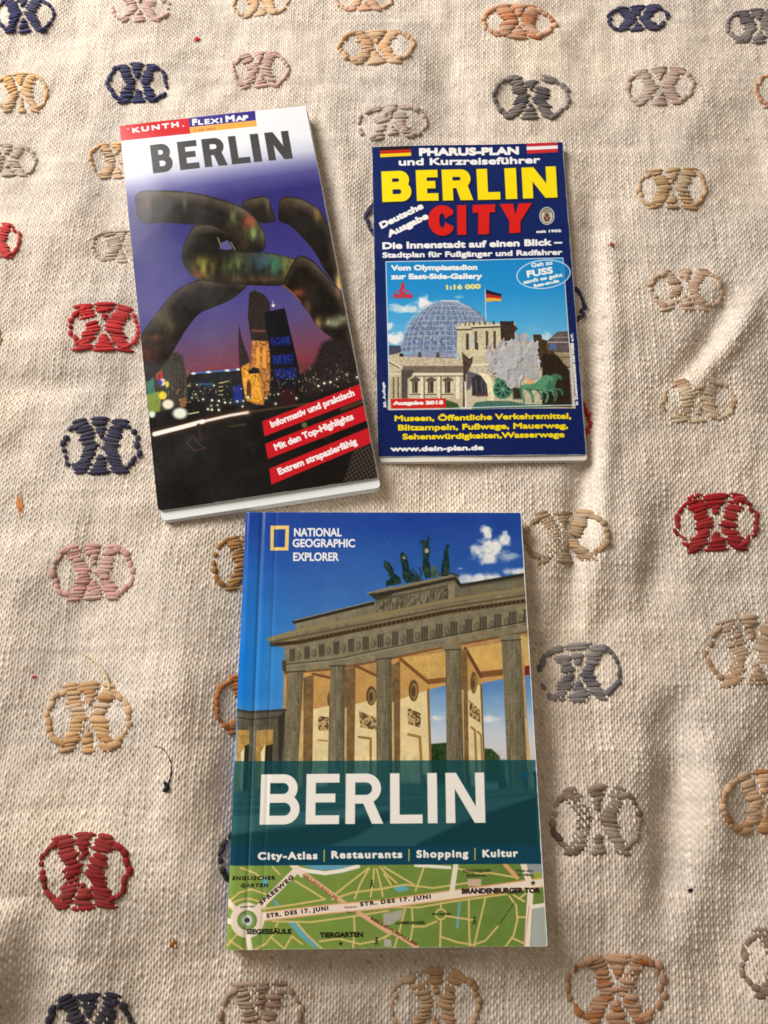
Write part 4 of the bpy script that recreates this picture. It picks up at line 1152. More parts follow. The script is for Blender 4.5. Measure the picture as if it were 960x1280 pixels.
    p.poly(zd((312, 640), (404, 632), (404, 740), (312, 740)), lambda x, y: np.clip(np.array([40., 62, 30]) + ((fbm(x * .4, y * .4, 17) - .5) * 70)[..., None], 4, 130), 2)
    p.poly(zd((616, 665), (660, 668), (740, 740), (616, 740)), lambda x, y: np.clip(np.array([46., 70, 36]) + ((fbm(x * .4, y * .4, 18) - .5) * 70)[..., None], 4, 130), 2)
    CR = (232, 212, 160)
    def lit(pts, sd): p.poly(pts, stone(CR, 9, sd), 1)
    # walls: (outline), (sunlit part)
    lit(zc((510, 440), (600, 420), (600, 735), (505, 735)), 21); lit(zc((750, 412), (872, 378), (872, 735), (745, 735)), 22)
    p.poly(zc((510, 245), (605, 268), (605, 420), (512, 440)), stone((196, 152, 88), 8, 23), 1); p.poly(zc((750, 205), (870, 262), (872, 380), (750, 412)), stone((196, 152, 88), 8, 24), 1)
    p.poly(zd((135, 165), (300, 300), (290, 330), (270, 335), (135, 385)), stone((198, 154, 90), 8, 25), 1); lit(zd((135, 385), (290, 332), (310, 735), (135, 735)), 26)
    p.poly(zd((505, 105), (598, 270), (600, 300), (522, 340)), stone((190, 148, 88), 8, 27), 1); lit(zd((520, 340), (602, 296), (622, 735), (528, 735)), 28)
    p.poly(zd((290, 330), (304, 322), (318, 735), (304, 735)), stone((140, 108, 66), 8, 29), 1); p.poly(zd((594, 300), (606, 296), (622, 735), (614, 735)), stone((120, 92, 58), 8, 29), 1)
    # cornice lines of the walls
    p.line(zc((510, 240), (606, 262)), 3, (112, 76, 40), 1); p.line(zc((750, 192), (872, 250)), 3.4, (116, 78, 40), 1); p.line(zd((140, 155), (300, 290)), 4, (126, 84, 44), 1); p.line(zd((510, 95), (600, 255)), 4, (104, 70, 40), 1)
    # medallions, reliefs and panels
    def medal(c, rx, ry):
        p.dot(*c, rx, (92, 70, 42), 1, 1, ry); p.dot(c[0] + .6, c[1] + .8, rx * .74, (150, 120, 74), 1, 1, ry * .78); p.dot(c[0] - .4, c[1] + 1, rx * .42, (84, 66, 44), 1.2, 1, ry * .5)
    medal(zc((842, 365))[0], 6.4, 12); medal(zd((215, 335))[0], 6.2, 13.4); medal(zd((558, 290))[0], 4, 13.4); medal(zc((600, 385))[0], 2, 8)
    def relief(pts, sd):
        p.poly(pts, lambda x, y: np.where((fbm(x * .42, y * .42, sd, 2) > .5)[..., None], np.array([190., 164, 114]), np.array([98., 76, 50])), 1)
    relief(zc((540, 478), (598, 488), (598, 566), (538, 560)), 41); relief(zc((772, 452), (872, 490), (872, 560), (780, 545)), 42); relief(zd((180, 432), (255, 465), (255, 548), (183, 525)), 43); relief(zd((530, 388), (592, 445), (598, 525), (536, 480)), 44)
    PN = (176, 144, 92)
    p.line(zc((540, 618), (590, 622)), 2.4, PN, 1); p.line(zc((770, 600), (838, 608), (838, 735)), 3, (150, 116, 70), 1); p.line(zd((185, 585), (250, 600), (258, 735)), 3.4, (160, 126, 76), 1)
    p.line(zd((545, 545), (565, 562), (572, 735)), 3, (160, 126, 76), 1); p.line(zd((582, 570), (600, 590), (606, 735)), 2.4, (160, 126, 76), 1)
    # piers behind the columns
    for pts in (zc((455, 262), (512, 245), (505, 735), (452, 735)), zc((690, 215), (752, 196), (745, 735), (690, 735)), zd((90, 190), (138, 165), (138, 735), (95, 735)), zd((480, 110), (520, 92), (530, 735), (490, 735))):
        p.poly(pts, stone((122, 96, 60), 14, 51), 1)
    for pts in (zc((425, 455), (455, 450), (452, 735), (422, 735)), zc((682, 440), (702, 430), (700, 735), (680, 735)), zd((86, 400), (102, 400), (104, 735), (88, 735)), zd((488, 330), (500, 330), (504, 735), (494, 735)), zd((842, 500), (862, 490), (882, 735), (856, 735))):
        p.poly(pts, stone((206, 176, 120), 10, 53), 1.4)
    # entablature
    p.poly(za((430, 720), (400, 655), (410, 642), (960, 528), (960, 731)) + [], stone(ST1, 14, 61), 1)
    ent = [(367.5, 777), (470, 752), (572, 733), (655, 716), (663, 790), (600, 800), (540, 810), (480, 825), (420, 836), (353, 842), (356, 812), (336, 800), (372, 790)]
    p.poly(ent, stone(ST1, 13, 63), 1)
    p.poly(zb((0, 478), (440, 385), (470, 395), (485, 440), (845, 375), (850, 470), (440, 545), (0, 620)), stone((112, 106, 86), 12, 65), 1)
    # attic cornice shadow lines
    p.line([(368, 777.5), (466, 754)], 4.6, (44, 42, 36), 1.4); p.line([(368, 775.6), (466, 751.6)], 1.2, (146, 142, 122), 1); p.line(zb((485, 445), (845, 382)), 4.4, (44, 42, 34), 1.6); p.line(zb((485, 455), (848, 400)), 2, (90, 86, 70), 1.6)
    p.poly(za((820, 490), (960, 452), (960, 500), (870, 528)), (60, 56, 46), 1.2); p.line(za((822, 488), (960, 452)), 2, (140, 132, 108), 1)
    p.line(zb((0, 480), (440, 386)), 3.0, (132, 124, 100), 1.2); p.line(zb((0, 500), (300, 436), (450, 402), (480, 440)), 4.0, (48, 44, 36), 1.4)
    # attic relief
    p.poly(zb((0, 535), (410, 455), (415, 535), (0, 612)), lambda x, y: np.clip(np.array([104., 98, 80]) + ((vn(x * .9 + y * .2, y * .22, 67) - .5) * 90)[..., None], 30, 160), 1.4)
    p.line(zb((0, 528), (410, 446)), 1.4, (70, 66, 54), 1); p.poly(zb((412, 440), (450, 432), (448, 538), (414, 542)), stone((138, 130, 106), 8, 68), 1)
    # main cornice: bright fillet, deep shadow below
    p.line([(336, 799), (372, 788.5), (470, 769), (560, 751), (656, 736)], 4.4, (142, 128, 92), 1.6); p.line([(338, 803), (366, 797), (470, 777), (560, 759), (656, 744)], 2.6, (96, 82, 56), 1.6)
    p.line([(340, 806), (372, 803), (470, 783), (560, 765), (657, 751)], 4.6, (58, 42, 28), 2.2)
    for k in range(52):
        t = k / 51; x = 372 + t * 284; y = 800 - 50.5 * t ** .93
        p.line([(x, y), (x + .4, y + 2.4)], 1.7, (112, 92, 60), 1, .7)
    # frieze: triglyphs and metopes
    for k in range(17):
        t = k / 16; x = 362 + t * 292; y0 = 812 - 50 * t; h = 15 + 5 * t
        p.poly([(x, y0), (x + 7 + 3 * t, y0 - 1.5), (x + 7 + 3 * t, y0 + h - 1.5), (x, y0 + h)], stone((92, 88, 72), 10, 70 + k), 1.2, .9)
        for j in range(3): p.line([(x + 1.4 + j * (2.4 + t), y0), (x + 1.4 + j * (2.4 + t), y0 + h - 1)], 1.0, (52, 48, 40), .9, .8)
        p.dot(x + 12 + 5 * t, y0 + h * .5, 3.2 + t, (66, 60, 50), 2, .55, 5 + t); p.dot(x + 11 + 5 * t, y0 + h * .45, 1.6, (140, 132, 110), 1.4, .6, 3)
    p.line([(354, 831), (420, 824), (480, 811), (560, 795), (662, 776)], 1.4, (60, 54, 44), 1.2, .8); p.line([(354, 833), (420, 826), (480, 813), (560, 797), (662, 778)], 1.6, (150, 142, 116), 1.2, .8)
    p.line([(356, 842), (420, 836), (480, 825), (540, 812), (664, 789)], 2.4, (96, 62, 34), 2, .8)
    # cornice end on the left
    p.poly(zc((330, 165), (352, 160), (362, 235), (335, 222)), (70, 62, 50), 1)
    # columns
    def column(pts, sd, cap):
        x0 = min(q[0] for q in pts); x1 = max(q[0] for q in pts)
        p.poly(pts, lambda x, y: np.clip(np.array([112., 104, 82]) + (((fbm(x * .35, y * .06, sd, 3) - .5) * 46) + (vn(x * .8, y * .8, sd + 5) - .5) * 26 + np.cos((x - x0) / (x1 - x0) * 3.14 - 1.1) * 22 - 12 + (np.sin(x * 1.9) * 5))[..., None] * np.array([1, .97, .86]), 20, 200), 1)
        p.poly(cap, stone((126, 120, 98), 10, sd), 1); p.line([cap[3], cap[2]], 1.4, (60, 54, 42), 1.2)
    column(zc((362, 222), (455, 218), (425, 735), (340, 735)), 81, zc((355, 196), (470, 186), (462, 222), (356, 230)))
    column(zc((610, 190), (692, 180), (688, 735), (594, 735)), 82, zc((598, 166), (700, 160), (694, 190), (604, 196)))
    column(zc((874, 150), (956, 148), (958, 735), (872, 735)), 83, zc((862, 125), (960, 122), (960, 152), (872, 156)))
    column(zd((2, 150), (88, 148), (92, 735), (4, 735)), 83, zd((0, 125), (88, 126), (90, 150), (0, 156)))
    column(zd((396, 100), (482, 98), (500, 735), (404, 735)), 84, zd((378, 74), (492, 68), (488, 98), (390, 104)))
    column(zd((718, 45), (826, 40), (860, 735), (748, 735)), 85, zd((704, 20), (826, 12), (826, 44), (714, 50)))
    # left colonnade
    p.poly(zc((75, 440), (150, 452), (240, 448), (350, 440), (345, 735), (70, 735)), stone((88, 84, 70), 10, 91), 1)
    p.line(zc((78, 446), (150, 458), (350, 446)), 3.2, (54, 56, 56), 1.2); p.line(zc((76, 486), (150, 500), (310, 486)), 1.4, (52, 48, 42), 1)
    p.poly(zc((75, 560), (145, 560), (145, 735), (70, 735)), stone((176, 140, 72), 20, 92), 1.4); p.poly(zc((185, 562), (284, 556), (280, 735), (180, 735)), stone((180, 144, 76), 22, 93), 1.4)
    p.poly(zc((118, 650), (148, 640), (145, 735), (112, 735)), (40, 46, 30), 1.4); p.poly(zc((238, 650), (280, 640), (278, 735), (232, 735)), (44, 40, 26), 1.4)
    p.poly(zc((95, 690), (116, 660), (114, 735), (98, 735)), (238, 228, 190), 1.2); p.poly(zc((210, 690), (236, 640), (232, 735), (214, 735)), (240, 228, 184), 1.2)
    p.poly(zc((148, 540), (186, 540), (180, 735), (140, 735)), stone((104, 100, 84), 10, 94), 1); p.poly(zc((284, 500), (345, 490), (338, 735), (276, 735)), stone((90, 86, 72), 10, 95), 1); p.poly(zc((310, 484), (350, 450), (345, 560), (330, 735), (312, 735)), (52, 48, 40), 1.2)
    # horses and chariot on the roof
    GB = lambda sd: stone((22, 50, 46), 22, sd, .35)
    def beast(pts, sd): p.poly(pts, GB(sd), .9)
    beast(zb((42, 330), (50, 300), (75, 312), (95, 340), (105, 375), (140, 400), (145, 432), (60, 448), (58, 420), (80, 405), (70, 370), (58, 355)), 1); p.line(zb((60, 420), (62, 450)), 1.4, (20, 44, 40), 1)
    beast(zb((138, 262), (152, 250), (172, 268), (184, 310), (190, 350), (215, 370), (238, 415), (170, 428), (152, 400), (150, 340), (140, 300)), 2); p.dot(*zB(160, 285), 1.6, (160, 160, 140), 1)
    beast(zb((240, 185), (262, 188), (270, 180), (290, 190), (300, 150), (308, 172), (302, 215), (310, 250), (300, 290), (310, 330), (318, 395), (285, 404), (262, 350), (270, 290), (262, 240), (265, 210)), 3); p.dot(*zB(290, 245), 2.6, (176, 176, 160), 1, .9, 3)
    beast(zb((400, 215), (408, 205), (422, 215), (412, 245), (418, 300), (420, 350), (412, 388), (374, 392), (372, 330), (386, 285), (390, 245)), 4)
    p.line(zb((205, 345), (240, 385), (262, 414)), 1.4, (24, 50, 46), 1); p.line(zb((245, 340), (260, 380), (240, 410)), 1.6, (24, 50, 46), 1)
    p.poly(zb((315, 335), (340, 330), (360, 390), (316, 402)), stone((70, 96, 76), 18, 5, .4), 1.2); p.line(zb((360, 380), (420, 372), (470, 388)), 2.2, (56, 54, 44), 1.4)
    beast(zb((170, 400), (230, 380), (262, 405), (250, 420), (170, 430)), 6)
    # the columns run on down behind the band
    r0 = int(np.argmin(np.abs(p.V[:, 0] - .598))); r1 = int(np.argmin(np.abs(p.V[:, 0] - .70)))
    p.C[r0:r1] = p.C[r0][None] * (1 + .3 * (fbm(p.X[r0:r1] * .2, p.Y[r0:r1] * .12, 99, 3) - .5))[..., None]
    # street under the translucent teal band
    yb = lambda x: 951.4 - 1.6 * (x - 300) / 370
    street = [(292, 990), (340, 985), (500, 978), (674, 985), (678, 1062), (286, 1064)]
    p.poly(street, stone((104, 112, 104), 8, 97), 6)
    zt = Z(280, 935, 4.571); zu = Z(480, 935, 4.571)
    for y, d in ((290, .5), (330, .6), (362, .45)): p.line(zt((50, y), (960, y - 40)), 2.6, (84, 96, 96), 2.5, d)
    p.line(zt((50, 300), (700, 268)), 2, (170, 180, 176), 2, .5); p.line(zt((50, 345), (800, 300)), 2, (176, 184, 178), 2, .5)
    p.poly(zt((40, 390), (960, 330), (960, 345), (700, 400), (200, 470), (40, 500)), (176, 180, 170), 3, .75)
    p.poly(zt((30, 500), (700, 420), (960, 360), (960, 440), (560, 570), (30, 660)), (40, 48, 50), 5)
    p.poly(zu((-120, 560), (200, 545), (500, 400), (870, 275), (880, 620), (-100, 620)), (28, 44, 50), 4)
    p.poly(zt((620, 560), (960, 440), (1100, 440), (1100, 570)), (128, 132, 124), 4); p.poly(zu((-200, 540), (-60, 440), (300, 350), (560, 300), (860, 275), (500, 385), (180, 545), (-10, 560)), (128, 134, 126), 4, .9)
    p.line(zu((0, 290), (560, 272), (870, 238)), 1.6, (150, 160, 156), 1.6, .7); p.line(zu((0, 318), (500, 290), (860, 262)), 1.6, (70, 84, 86), 1.6, .6)
    p.poly(zu((575, 240), (570, 190), (640, 186), (690, 210), (700, 236)), (150, 156, 160), 2.5); p.poly(zu((640, 150), (690, 150), (710, 230), (660, 240)), (60, 62, 70), 3)
    p.poly(zu((590, 60), (700, 70), (690, 190), (590, 200)), (50, 74, 52), 4, .8)
    for x in (808, 862): p.dot(*zu((x, 148))[0], 3.2, (52, 54, 70), 2); p.line(zu((x, 160), (x + 4, 205), (x + 8, 240)), 3.6, (70, 72, 84), 2.4)
    p.dot(*zu((808, 155))[0], 4.4, (20, 110, 170), 2)
    for x in (228, 484): p.line(zu((x, 160), (x + 4, 215)), 4, (50, 60, 66), 3, .8)
    # translucent teal
    teal = np.array([0., 68, 80])
    m = np.clip((p.Y - np.vectorize(yb)(p.X)) / .8 + .5, 0, 1)
    a = (m * .72)[..., None]
    p.C = p.C * (1 - a) + teal * a
    edge = lambda x: 1057.8 - .4 * (x - 300) / 370
    m2 = np.clip((p.Y - np.vectorize(edge)(p.X)) / .9 + .5, 0, 1)[..., None]
    p.C = p.C * (1 - m2) + np.array([4., 66, 88]) * m2
    W = (246, 243, 236)
    TL, TR, BR, BL = (326.6, 968.0), (605.0, 965.6), (606.8, 1028.4), (324.4, 1030.8)
    p.block([('B', .0, .176), ('E', .204, .352), ('R', .380, .548), ('L', .578, .722), ('I', .745, .788), ('N', .826, 1.0)], TL, TR, BR, BL, 11.9, 11.0, W, 1.0)
    p.text("City-Atlas", zt((193, 640))[0], zt((535, 636))[0], 9.8, W, 1.5, track=1.22)
    p.text("Restaurants", zt((613, 632))[0], zu((105, 629))[0], 9.8, W, 1.5, track=1.22)
    p.text("Shopping", zu((185, 628))[0], zu((482, 625))[0], 9.8, W, 1.5, track=1.22); p.text("Kultur", zu((562, 625))[0], zu((765, 622))[0], 9.8, W, 1.5, track=1.22)
    for x, y in (zt((573, 615))[0], zu((143, 612))[0], zu((520, 606))[0]): p.line([(x, y - 7), (x - .2, y + 7)], 1.5, (196, 190, 60), .9)
    # publisher's frame and name
    o = za((266, 101), (372, 100), (368, 243), (265, 243)); q = za((286, 122), (351, 121), (348, 224), (284, 224))
    p.poly(o, (240, 206, 120), .9); w = p.win(334, 654, 364, 692)
    p.poly(q, (30, 70, 158), .9)
    p.text("NATIONAL", za((400, 163))[0], za((673, 163))[0], 10.6, (244, 244, 244), .9)
    p.text("GEOGRAPHIC", za((392, 224))[0], za((749, 225))[0], 10.4, (244, 244, 244), .9)
    p.text("EXPLORER", za((395, 303))[0], za((656, 303))[0], 10.6, (244, 244, 244), .9)
    # ---- street map along the foot
    z5 = Z(275, 1040, 4.571); z6 = Z(480, 1040, 4.571)
    yt = lambda x: 1082.2 - 2.6 * (x - 285) / 390
    mm = np.clip((p.Y - np.vectorize(yt)(p.X)) / .8 + .5, 0, 1)
    bgc = p.C.copy()
    green = np.array([130., 158, 74]) * (1 - p.U[..., None]) + np.array([104., 132, 60]) * p.U[..., None]
    p.C[mm > 0] = (green + ((fbm(p.X * .08, p.Y * .08, 77) - .5) * 14)[..., None])[mm > 0]
    CRM = (240, 224, 206); TANR = (222, 196, 124); ORR = (220, 168, 116); BL_ = (104, 172, 186); GR = (168, 178, 172)
    p.poly(z6((850, 430), (925, 425), (940, 660), (835, 655)), GR, 1); p.poly(z6((810, 170), (915, 165), (915, 235), (830, 240)), (150, 156, 160), 1); p.poly(z6((855, 230), (915, 230), (920, 275), (860, 280)), (160, 168, 70), 1)
    p.poly(z5((470, 190), (760, 190), (660, 215), (560, 218)), (100, 164, 196), 1); p.line(z5((430, 205), (500, 222), (600, 235), (700, 220), (790, 195)), 5, (244, 238, 226), 1)
    for pts in (((235, 260), (270, 250), (275, 310), (240, 310)), ((300, 385), (330, 400), (345, 425), (315, 420))): p.poly(z5(*pts), BL_, 2)
    p.poly(z5((385, 512), (435, 512), (500, 590), (560, 640), (560, 665), (520, 650), (460, 600)), BL_, 1); p.poly(z6((50, 315), (120, 300), (145, 330), (80, 345)), BL_, 1.6); p.line(z6((432, 405), (418, 545)), 3, BL_, 1.6)
    p.poly(z5((930, 470), (960, 460), (960, 520), (935, 520)), (176, 172, 156), 2); p.poly(z6((0, 470), (110, 440), (100, 490), (60, 520), (0, 540)), (172, 170, 156), 2); p.poly(z6((0, 610), (40, 615), (45, 655), (0, 655)), (180, 176, 164), 2)
    p.poly(z6((478, 268), (555, 268), (555, 310), (478, 310)), (206, 180, 156), 1.4)
    thin = [z5((55, 395), (110, 345), (180, 328), (260, 355)), z5((120, 205), (200, 235), (240, 265)), z5((300, 200), (340, 240)), z5((430, 280), (520, 335), (600, 385)), z5((640, 370), (740, 290), (850, 205)), z5((770, 380), (800, 300), (850, 210)),
            z5((860, 370), (875, 290), (880, 210)), z5((930, 365), (915, 290), (895, 210)), z5((1010, 290), (960, 250), (915, 200)), z5((640, 385), (760, 345), (860, 332), (960, 320)), z5((240, 440), (420, 415), (600, 385)),
            z5((300, 510), (520, 515), (740, 485), (960, 450)), z5((440, 520), (500, 590), (580, 665)), z5((40, 650), (100, 580)), z5((55, 620), (130, 670)), z5((200, 670), (260, 640), (300, 590), (330, 520)), z5((290, 600), (360, 660)),
            z5((370, 665), (410, 595), (470, 640)), z5((570, 625), (680, 610), (800, 640), (900, 620), (960, 590)), z5((765, 480), (770, 570), (760, 660)),
            z6((0, 320), (120, 300), (280, 320), (480, 290)), z6((180, 335), (230, 195)), z6((0, 200), (170, 300)), z6((0, 240), (40, 300)), z6((410, 205), (550, 240), (600, 232), (760, 260)), z6((485, 380), (485, 500), (490, 650)), z6((580, 375), (550, 500), (515, 650)),
            z6((325, 405), (325, 440)), z6((325, 500), (320, 660)), z6((360, 480), (520, 505)), z6((300, 510), (230, 540), (160, 540)), z6((160, 440), (165, 540), (150, 620)), z6((120, 440), (90, 560), (60, 660)), z6((330, 600), (420, 630), (510, 645), (580, 620), (650, 540)),
            z6((715, 365), (755, 420), (762, 500), (740, 590), (690, 660)), z6((760, 485), (805, 485)), z6((730, 605), (800, 635)), z6((740, 360), (800, 395)), z6((770, 380), (810, 350)), z6((0, 430), (200, 430), (400, 395), (700, 355)), z6((0, 605), (60, 570))]
    for t in thin: p.line(t, 2.3, TANR, .9, .95)
    p.line([(291 + 29.5 * math.cos(t) + 17.9, 1150.5 + 27 * math.sin(t)) for t in np.linspace(math.pi * 1.15, math.pi * 1.8, 10)], 2.2, TANR)
    p.line(z5((470, 230), (690, 390), (760, 440), (960, 570)), 5.4, (226, 178, 142), 1); p.line(z6((0, 545), (80, 590), (190, 660)), 5.0, (226, 178, 142), 1); p.line(z6((690, 185), (760, 260)), 5, ORR, 1)
    ax = z5((230, 485), (620, 440)) + z6((0, 412), (360, 362), (640, 325), (915, 285))
    p.line(ax, 12.5, ORR, 1); p.line(ax, 9.2, CRM, 1)
    p.line(z5((215, 440), (440, 215)), 8.6, CRM, 1); p.line(z5((415, 185), (470, 240)), 8, CRM, 1); p.line(z5((40, 395), (95, 450)), 7, CRM, 1); p.line(z5((30, 510), (90, 515)), 7, CRM, 1); p.line(z5((155, 570), (176, 690)), 6.6, CRM, 1)
    c = z5((155, 505))[0]
    p.dot(*c, 21, CRM, 1, 1, 22); p.dot(*c, 12.4, (112, 136, 66), 1); p.dot(*c, 10.2, (128, 158, 96), 1); p.dot(*c, 6.6, (196, 208, 196), 1.2); p.dot(*c, 3.2, (30, 40, 40), 1.4)
    p.line(z6((410, 190), (385, 360)), 6.4, (236, 228, 206), 1); p.line(z6((795, 180), (815, 250), (838, 300), (815, 660)), 7.4, CRM, 1); p.line(z6((800, 655), (828, 420)), .8, (200, 120, 110), 1)
    p.line(z6((846, 425), (925, 412)), 5, (240, 232, 220), 1); p.line(z6((180, 190), (375, 203)), 4, (240, 236, 220), 1)
    rc = z6((325, 470))[0]; p.line([(rc[0] + 6.4 * math.cos(t), rc[1] + 6.4 * math.sin(t)) for t in np.linspace(0, 6.3, 20)], 2, TANR)
    K = (28, 30, 18)
    p.line(z6((655, 530), (700, 470), (745, 400)), .9, K, .8, .4)
    for k in range(8): p.dot(*z6((672 + 9.5 * k, 510 - 14 * k))[0], .8, K, .8, .9)
    p.text("ENGLISCHER", z5((70, 276))[0], z5((316, 274))[0], 5.0, K, .8, .15, track=1.3); p.text("GARTEN", z5((118, 318))[0], z5((274, 316))[0], 5.0, K, .8, .15, track=1.3)
    p.text("SPREEWEG", z5((236, 420))[0], z5((424, 262))[0], 5.6, (60, 44, 40), 1.0, track=1.25); p.text("STR. DES 17. JUNI", z5((268, 492))[0], z5((620, 447))[0], 5.6, (44, 36, 34), .9, track=1.3)
    p.text("STR. DES 17. JUNI", z5((802, 425))[0], z6((268, 380))[0], 5.4, (44, 36, 34), .9, track=1.3)
    p.text("SIEGESSÄULE", z5((150, 585))[0], z5((410, 583))[0], 6.6, K, 1.0); p.text("TIERGARTEN", z5((570, 605))[0], z5((818, 601))[0], 6.8, K, 1.1)
    p.text("BRANDENBURGER TOR", z6((444, 354))[0], z6((890, 347))[0], 7.0, (36, 26, 26), 1.2)
    p.text("BELLEVUEALLEE", z5((470, 250))[0], z5((665, 390))[0], 3.6, (140, 84, 60), .4); p.text("BELLEVUEALLEE", z5((858, 498))[0], z6((185, 652))[0], 3.8, (110, 60, 44), .7)
    p.text("SOWJETISCHES", z6((450, 232))[0], z6((610, 228))[0], 3.6, (44, 44, 30), .35); p.text("EHRENMAL", z6((474, 258))[0], z6((585, 256))[0], 3.6, (44, 44, 30), .35)
    p.text("Platz des", z6((755, 228))[0], z6((850, 226))[0], 3.2, (70, 60, 50), .5); p.text("18. März", z6((762, 252))[0], z6((846, 250))[0], 3.2, (70, 60, 50), .5)
    p.text("LUISENINSEL", z6((66, 528))[0], z6((238, 526))[0], 3.6, K, .5); p.text("Floraplatz", z6((275, 476))[0], z6((385, 472))[0], 3.0, K, .4)
    p.text("Großer Stern", z5((116, 434))[0], z5((200, 430))[0], 2.6, (70, 66, 50), .3); p.text("Kleiner", z5((712, 436))[0], z5((784, 432))[0], 2.6, (120, 84, 66), .3); p.text("Stern", z5((722, 466))[0], z5((780, 462))[0], 2.6, (90, 84, 56), .3)
    def walker(x, y):
        p.dot(x, y - 4.2, 1.2, K, .8); p.line([(x, y - 3), (x, y + .5), (x - 2, y + 4)], 1.3, K, .8); p.line([(x, y + .5), (x + 2, y + 4)], 1.2, K, .8); p.line([(x - 2, y - .6), (x + 2, y - 1)], 1.0, K, .8)
    for q_ in (z5((868, 296))[0], z5((895, 624))[0], z6((517, 508))[0]): walker(*q_)
    def star(x, y, r):
        p.poly([(x + (r if k % 2 == 0 else r * .45) * math.sin(k * math.pi / 5), y - (r if k % 2 == 0 else r * .45) * math.cos(k * math.pi / 5)) for k in range(10)], K, .8)
    star(*z5((690, 638))[0], 3.2); star(*z6((850, 290))[0], 3.6)
    p.C = bgc * (1 - mm[..., None]) + p.C * mm[..., None]
    # handling marks: a few hairline scuffs
    rs = random.Random(12)
    for _ in range(26):
        x, y = rs.uniform(300, 660), rs.uniform(660, 1170); a_ = rs.uniform(0, 3.14); l_ = rs.uniform(4, 22)
        p.line([(x, y), (x + l_ * math.cos(a_), y + l_ * math.sin(a_))], .6, (220, 226, 230), .8, rs.uniform(.05, .16))
    # hinge creases of the binding: a worn light line and its neighbour, rubbed edges
    for u0, a_, w_ in ((.062, .30, .0018), (.112, .12, .0014)):
        g = np.exp(-((p.U - u0) / w_) ** 2)[..., None] * a_
        p.C += (np.array([200., 214, 226]) - p.C) * g
    e = np.minimum((1 - p.U) * 375, 1e9)
    wear = np.clip(1.6 - e + (fbm(p.X * .3, p.Y * .12, 88) - .5) * 1.4, 0, 1)[..., None]
    p.C = p.C * (1 - wear) + np.array([226., 234, 234]) * wear
    e2 = np.minimum(p.V, 1 - p.V) * 545
    wear = (np.clip(.8 - e2 + (fbm(p.X * .25, p.Y * .25, 89) - .5) * 1.2, 0, 1) * .6)[..., None]
    p.C = p.C * (1 - wear) + np.array([206., 216, 220]) * wear


# ------------------------------------------------------------------ the tall folded map
def quad_in(c4, l, r, t, b):
    """the cover's outline in the plane, moved in or out by metres on each side (positive = outward)"""
    TL, TR, BR, BL, X, Y = frame_of(c4)
    return [TL - X * l - Y * t, TR + X * r - Y * t, BR + X * r + Y * b, BL - X * l + Y * b]

z4 = (.0056, .0068, .0066, .0060)
c4 = corners3([(149.5, 157.5), (382, 132.4), (472.5, 597.5), (197.5, 639.5)], z4)
tall = empty("folded_map", (float(np.mean([c[0] for c in c4])), float(np.mean([c[1] for c in c4])), 0))
tag(tall, "tall dark folded map of Berlin with bent pipes at dusk and three red banners", "map")
cover("front_cover", c4, .00026, lambda u, v: .0006 * np.sin(math.pi * u) * (1 - .4 * v) + .0002 * np.sin(v * 7), paint_tall_map, M_GLOSS, tall, radii=(.0006, .0008, .0012, .0026), edge=(226, 230, 230))
for k in range(6):
    t = k / 5.0
    b = .0050 - .0004 * t + (.0002 if k % 2 else 0)
    slab("folded_leaf", quad_in(c4, -.0012, .0002 + .0006 * (k % 2), -.0020, b), .0005 + .00080 * k, .0005 + .00080 * k + .00075, M_PAPER, tall, .0026, .0002,
         lift=(0, .0010 * t, .0006 * t, .0))
slab("back_cover", quad_in(c4, -.0004, .0002, -.0004, .0004), .0000, .0005, M_SATIN_BACK, tall, .002, .0001)

# ------------------------------------------------------------------ the blue city plan
z4 = (.0024, .0026, .0029, .0028)
c4 = corners3([(465, 184), (703, 178), (733, 568.5), (472.5, 571)], z4)
plan = empty("folded_city_plan", (float(np.mean([c[0] for c in c4])), float(np.mean([c[1] for c in c4])), 0))
tag(plan, "dark blue folded city plan with yellow and red Berlin City title and a torn sticker", "map")
cover("front_cover", c4, .00026, lambda u, v: .0005 * np.sin(math.pi * u) * np.sin(math.pi * v) + .0003 * np.sin(u * 7 + v * 3), paint_city_plan, M_SATIN, plan, radii=(.0005, .0005, .0018, .0006), edge=(224, 224, 218))
for k in range(4):
    t = k / 3.0
    slab("folded_leaf", quad_in(c4, -.0008, .0002 + .0003 * (k % 2), -.0014, .0030 - .0005 * t + .0002 * (k % 2)), .0004 + .00046 * k, .0004 + .00046 * k + .00043, M_PAPER_WARM, plan, .0022, .0002)
slab("back_cover", quad_in(c4, -.0002, .0002, -.0004, .0004), .0, .0004, M_SATIN_BACK, plan, .002, .0001)
# remains of a peeled price sticker: a thin ragged paper patch
pts = [(608, 437), (613, 430), (620, 432), (627, 424), (632, 423), (636, 428), (641, 421), (646, 424), (648, 418), (657, 416), (666, 417), (667, 423), (673, 425), (674, 440), (675, 455), (674, 466),
       (672, 474), (664, 475), (657, 471), (651, 480), (645, 485), (637, 486), (632, 478), (622, 474), (614, 470), (609, 462), (611, 452), (606, 446)]
def plan_z(x, y):
    A = np.array([[p[0], p[1], 1] for p in c4]); zz = np.array([p[2] for p in c4])
    k = np.linalg.lstsq(A, zz, rcond=None)[0]
    return k[0] * x + k[1] * y + k[2]
gx = np.arange(604, 680, .62); gy = np.arange(412, 490, .62)
SX, SY = np.meshgrid(gx, gy)
sd = poly_sdf(SX, SY, pts) + (fbm(SX * .22, SY * .22, 81, 3) - .5) * 7
keep = (sd < 0) & ~((fbm(SX * .16, SY * .16, 83, 3) > .70) & (sd > -5))
WX, WY = ground(SX, SY, .0034)
ply = sstep(.42, .50, fbm(SX * .09, SY * .07, 85, 3))                    # the paper split into plies when it was pulled off
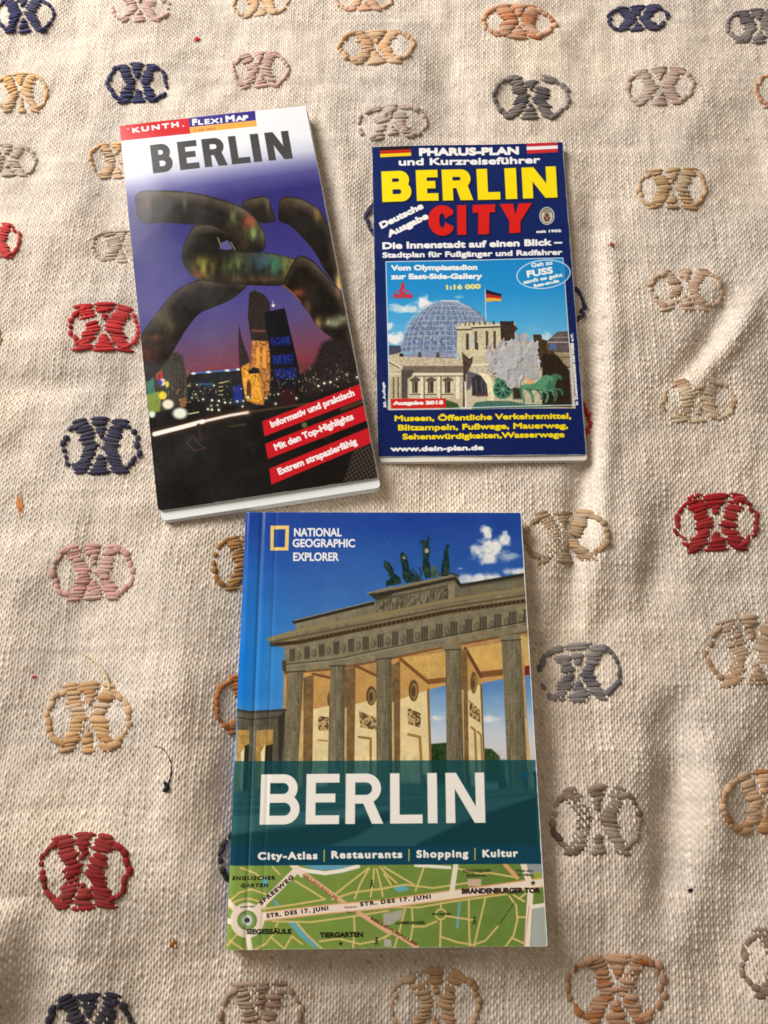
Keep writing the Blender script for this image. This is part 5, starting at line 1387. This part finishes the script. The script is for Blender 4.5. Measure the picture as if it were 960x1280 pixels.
WZ = plan_z(WX, WY) + .00055 + .00018 * ply + .00010 * (fbm(SX * .3, SY * .3, 87, 3) - .5)
tone_ = .80 + .12 * ply + .22 * (fbm(SX * .25, SY * .20, 89, 4) - .5)
cols = lin((190, 191, 195))[None, None] * tone_[..., None]
idx = np.arange(SX.size).reshape(SX.shape)
kq = keep[:-1, :-1] & keep[:-1, 1:] & keep[1:, 1:] & keep[1:, :-1]
q4 = np.stack([idx[:-1, :-1], idx[1:, :-1], idx[1:, 1:], idx[:-1, 1:]], -1)[kq]
used = np.unique(q4); rem = np.full(SX.size, -1); rem[used] = np.arange(len(used))
o = add_mesh("torn_sticker", np.stack([WX, WY, WZ], -1).reshape(-1, 3)[used], rem[q4], 4, M_STICKER, plan, cols.reshape(-1, 3)[used])
o["label"] = "ragged grey remains of a peeled sticker"

# ------------------------------------------------------------------ the guidebook
T = .0085
c4 = corners3([(307, 640), (651.5, 641), (684, 1182.5), (282, 1188)], (T, T, T, T))
book = empty("guidebook", (float(np.mean([c[0] for c in c4])), float(np.mean([c[1] for c in c4])), 0))
tag(book, "blue and teal paperback Berlin guidebook with a columned gate and a green street map", "book")
def book_z(u, v):
    g = -.00045 * np.exp(-((u - .062) / .008) ** 2) - .00018 * np.exp(-((u - .112) / .006) ** 2)
    spine = -.0009 * np.clip(1 - u / .022, 0, 1) ** 2
    return g + spine + .0004 * np.sin(math.pi * u) * np.sin(math.pi * v) + .0010 * sstep(.86, 1, u) * v ** 2
cover("front_cover", c4, .00021, book_z, paint_guide, M_GLOSS, book, radii=(.0003, .0008, .0008, .0005), edge=(232, 236, 234))
slab("page_block", quad_in(c4, -.0012, -.0006, -.0004, -.0004), .0006, T - .0013, M_PAPER_WARM, book, .0004, .0001)
slab("back_cover", quad_in(c4, 0, 0, 0, 0), .0, .0005, M_SATIN_BACK, book, .0008, .0001)
TL, TR, BR, BL, X, Y = frame_of(c4)
slab("spine", [TL + X * .0001, TL + X * .0009, BL + X * .0009, BL + X * .0001], .0005, T - .0015, M_SPINE, book, .0002, .0001)
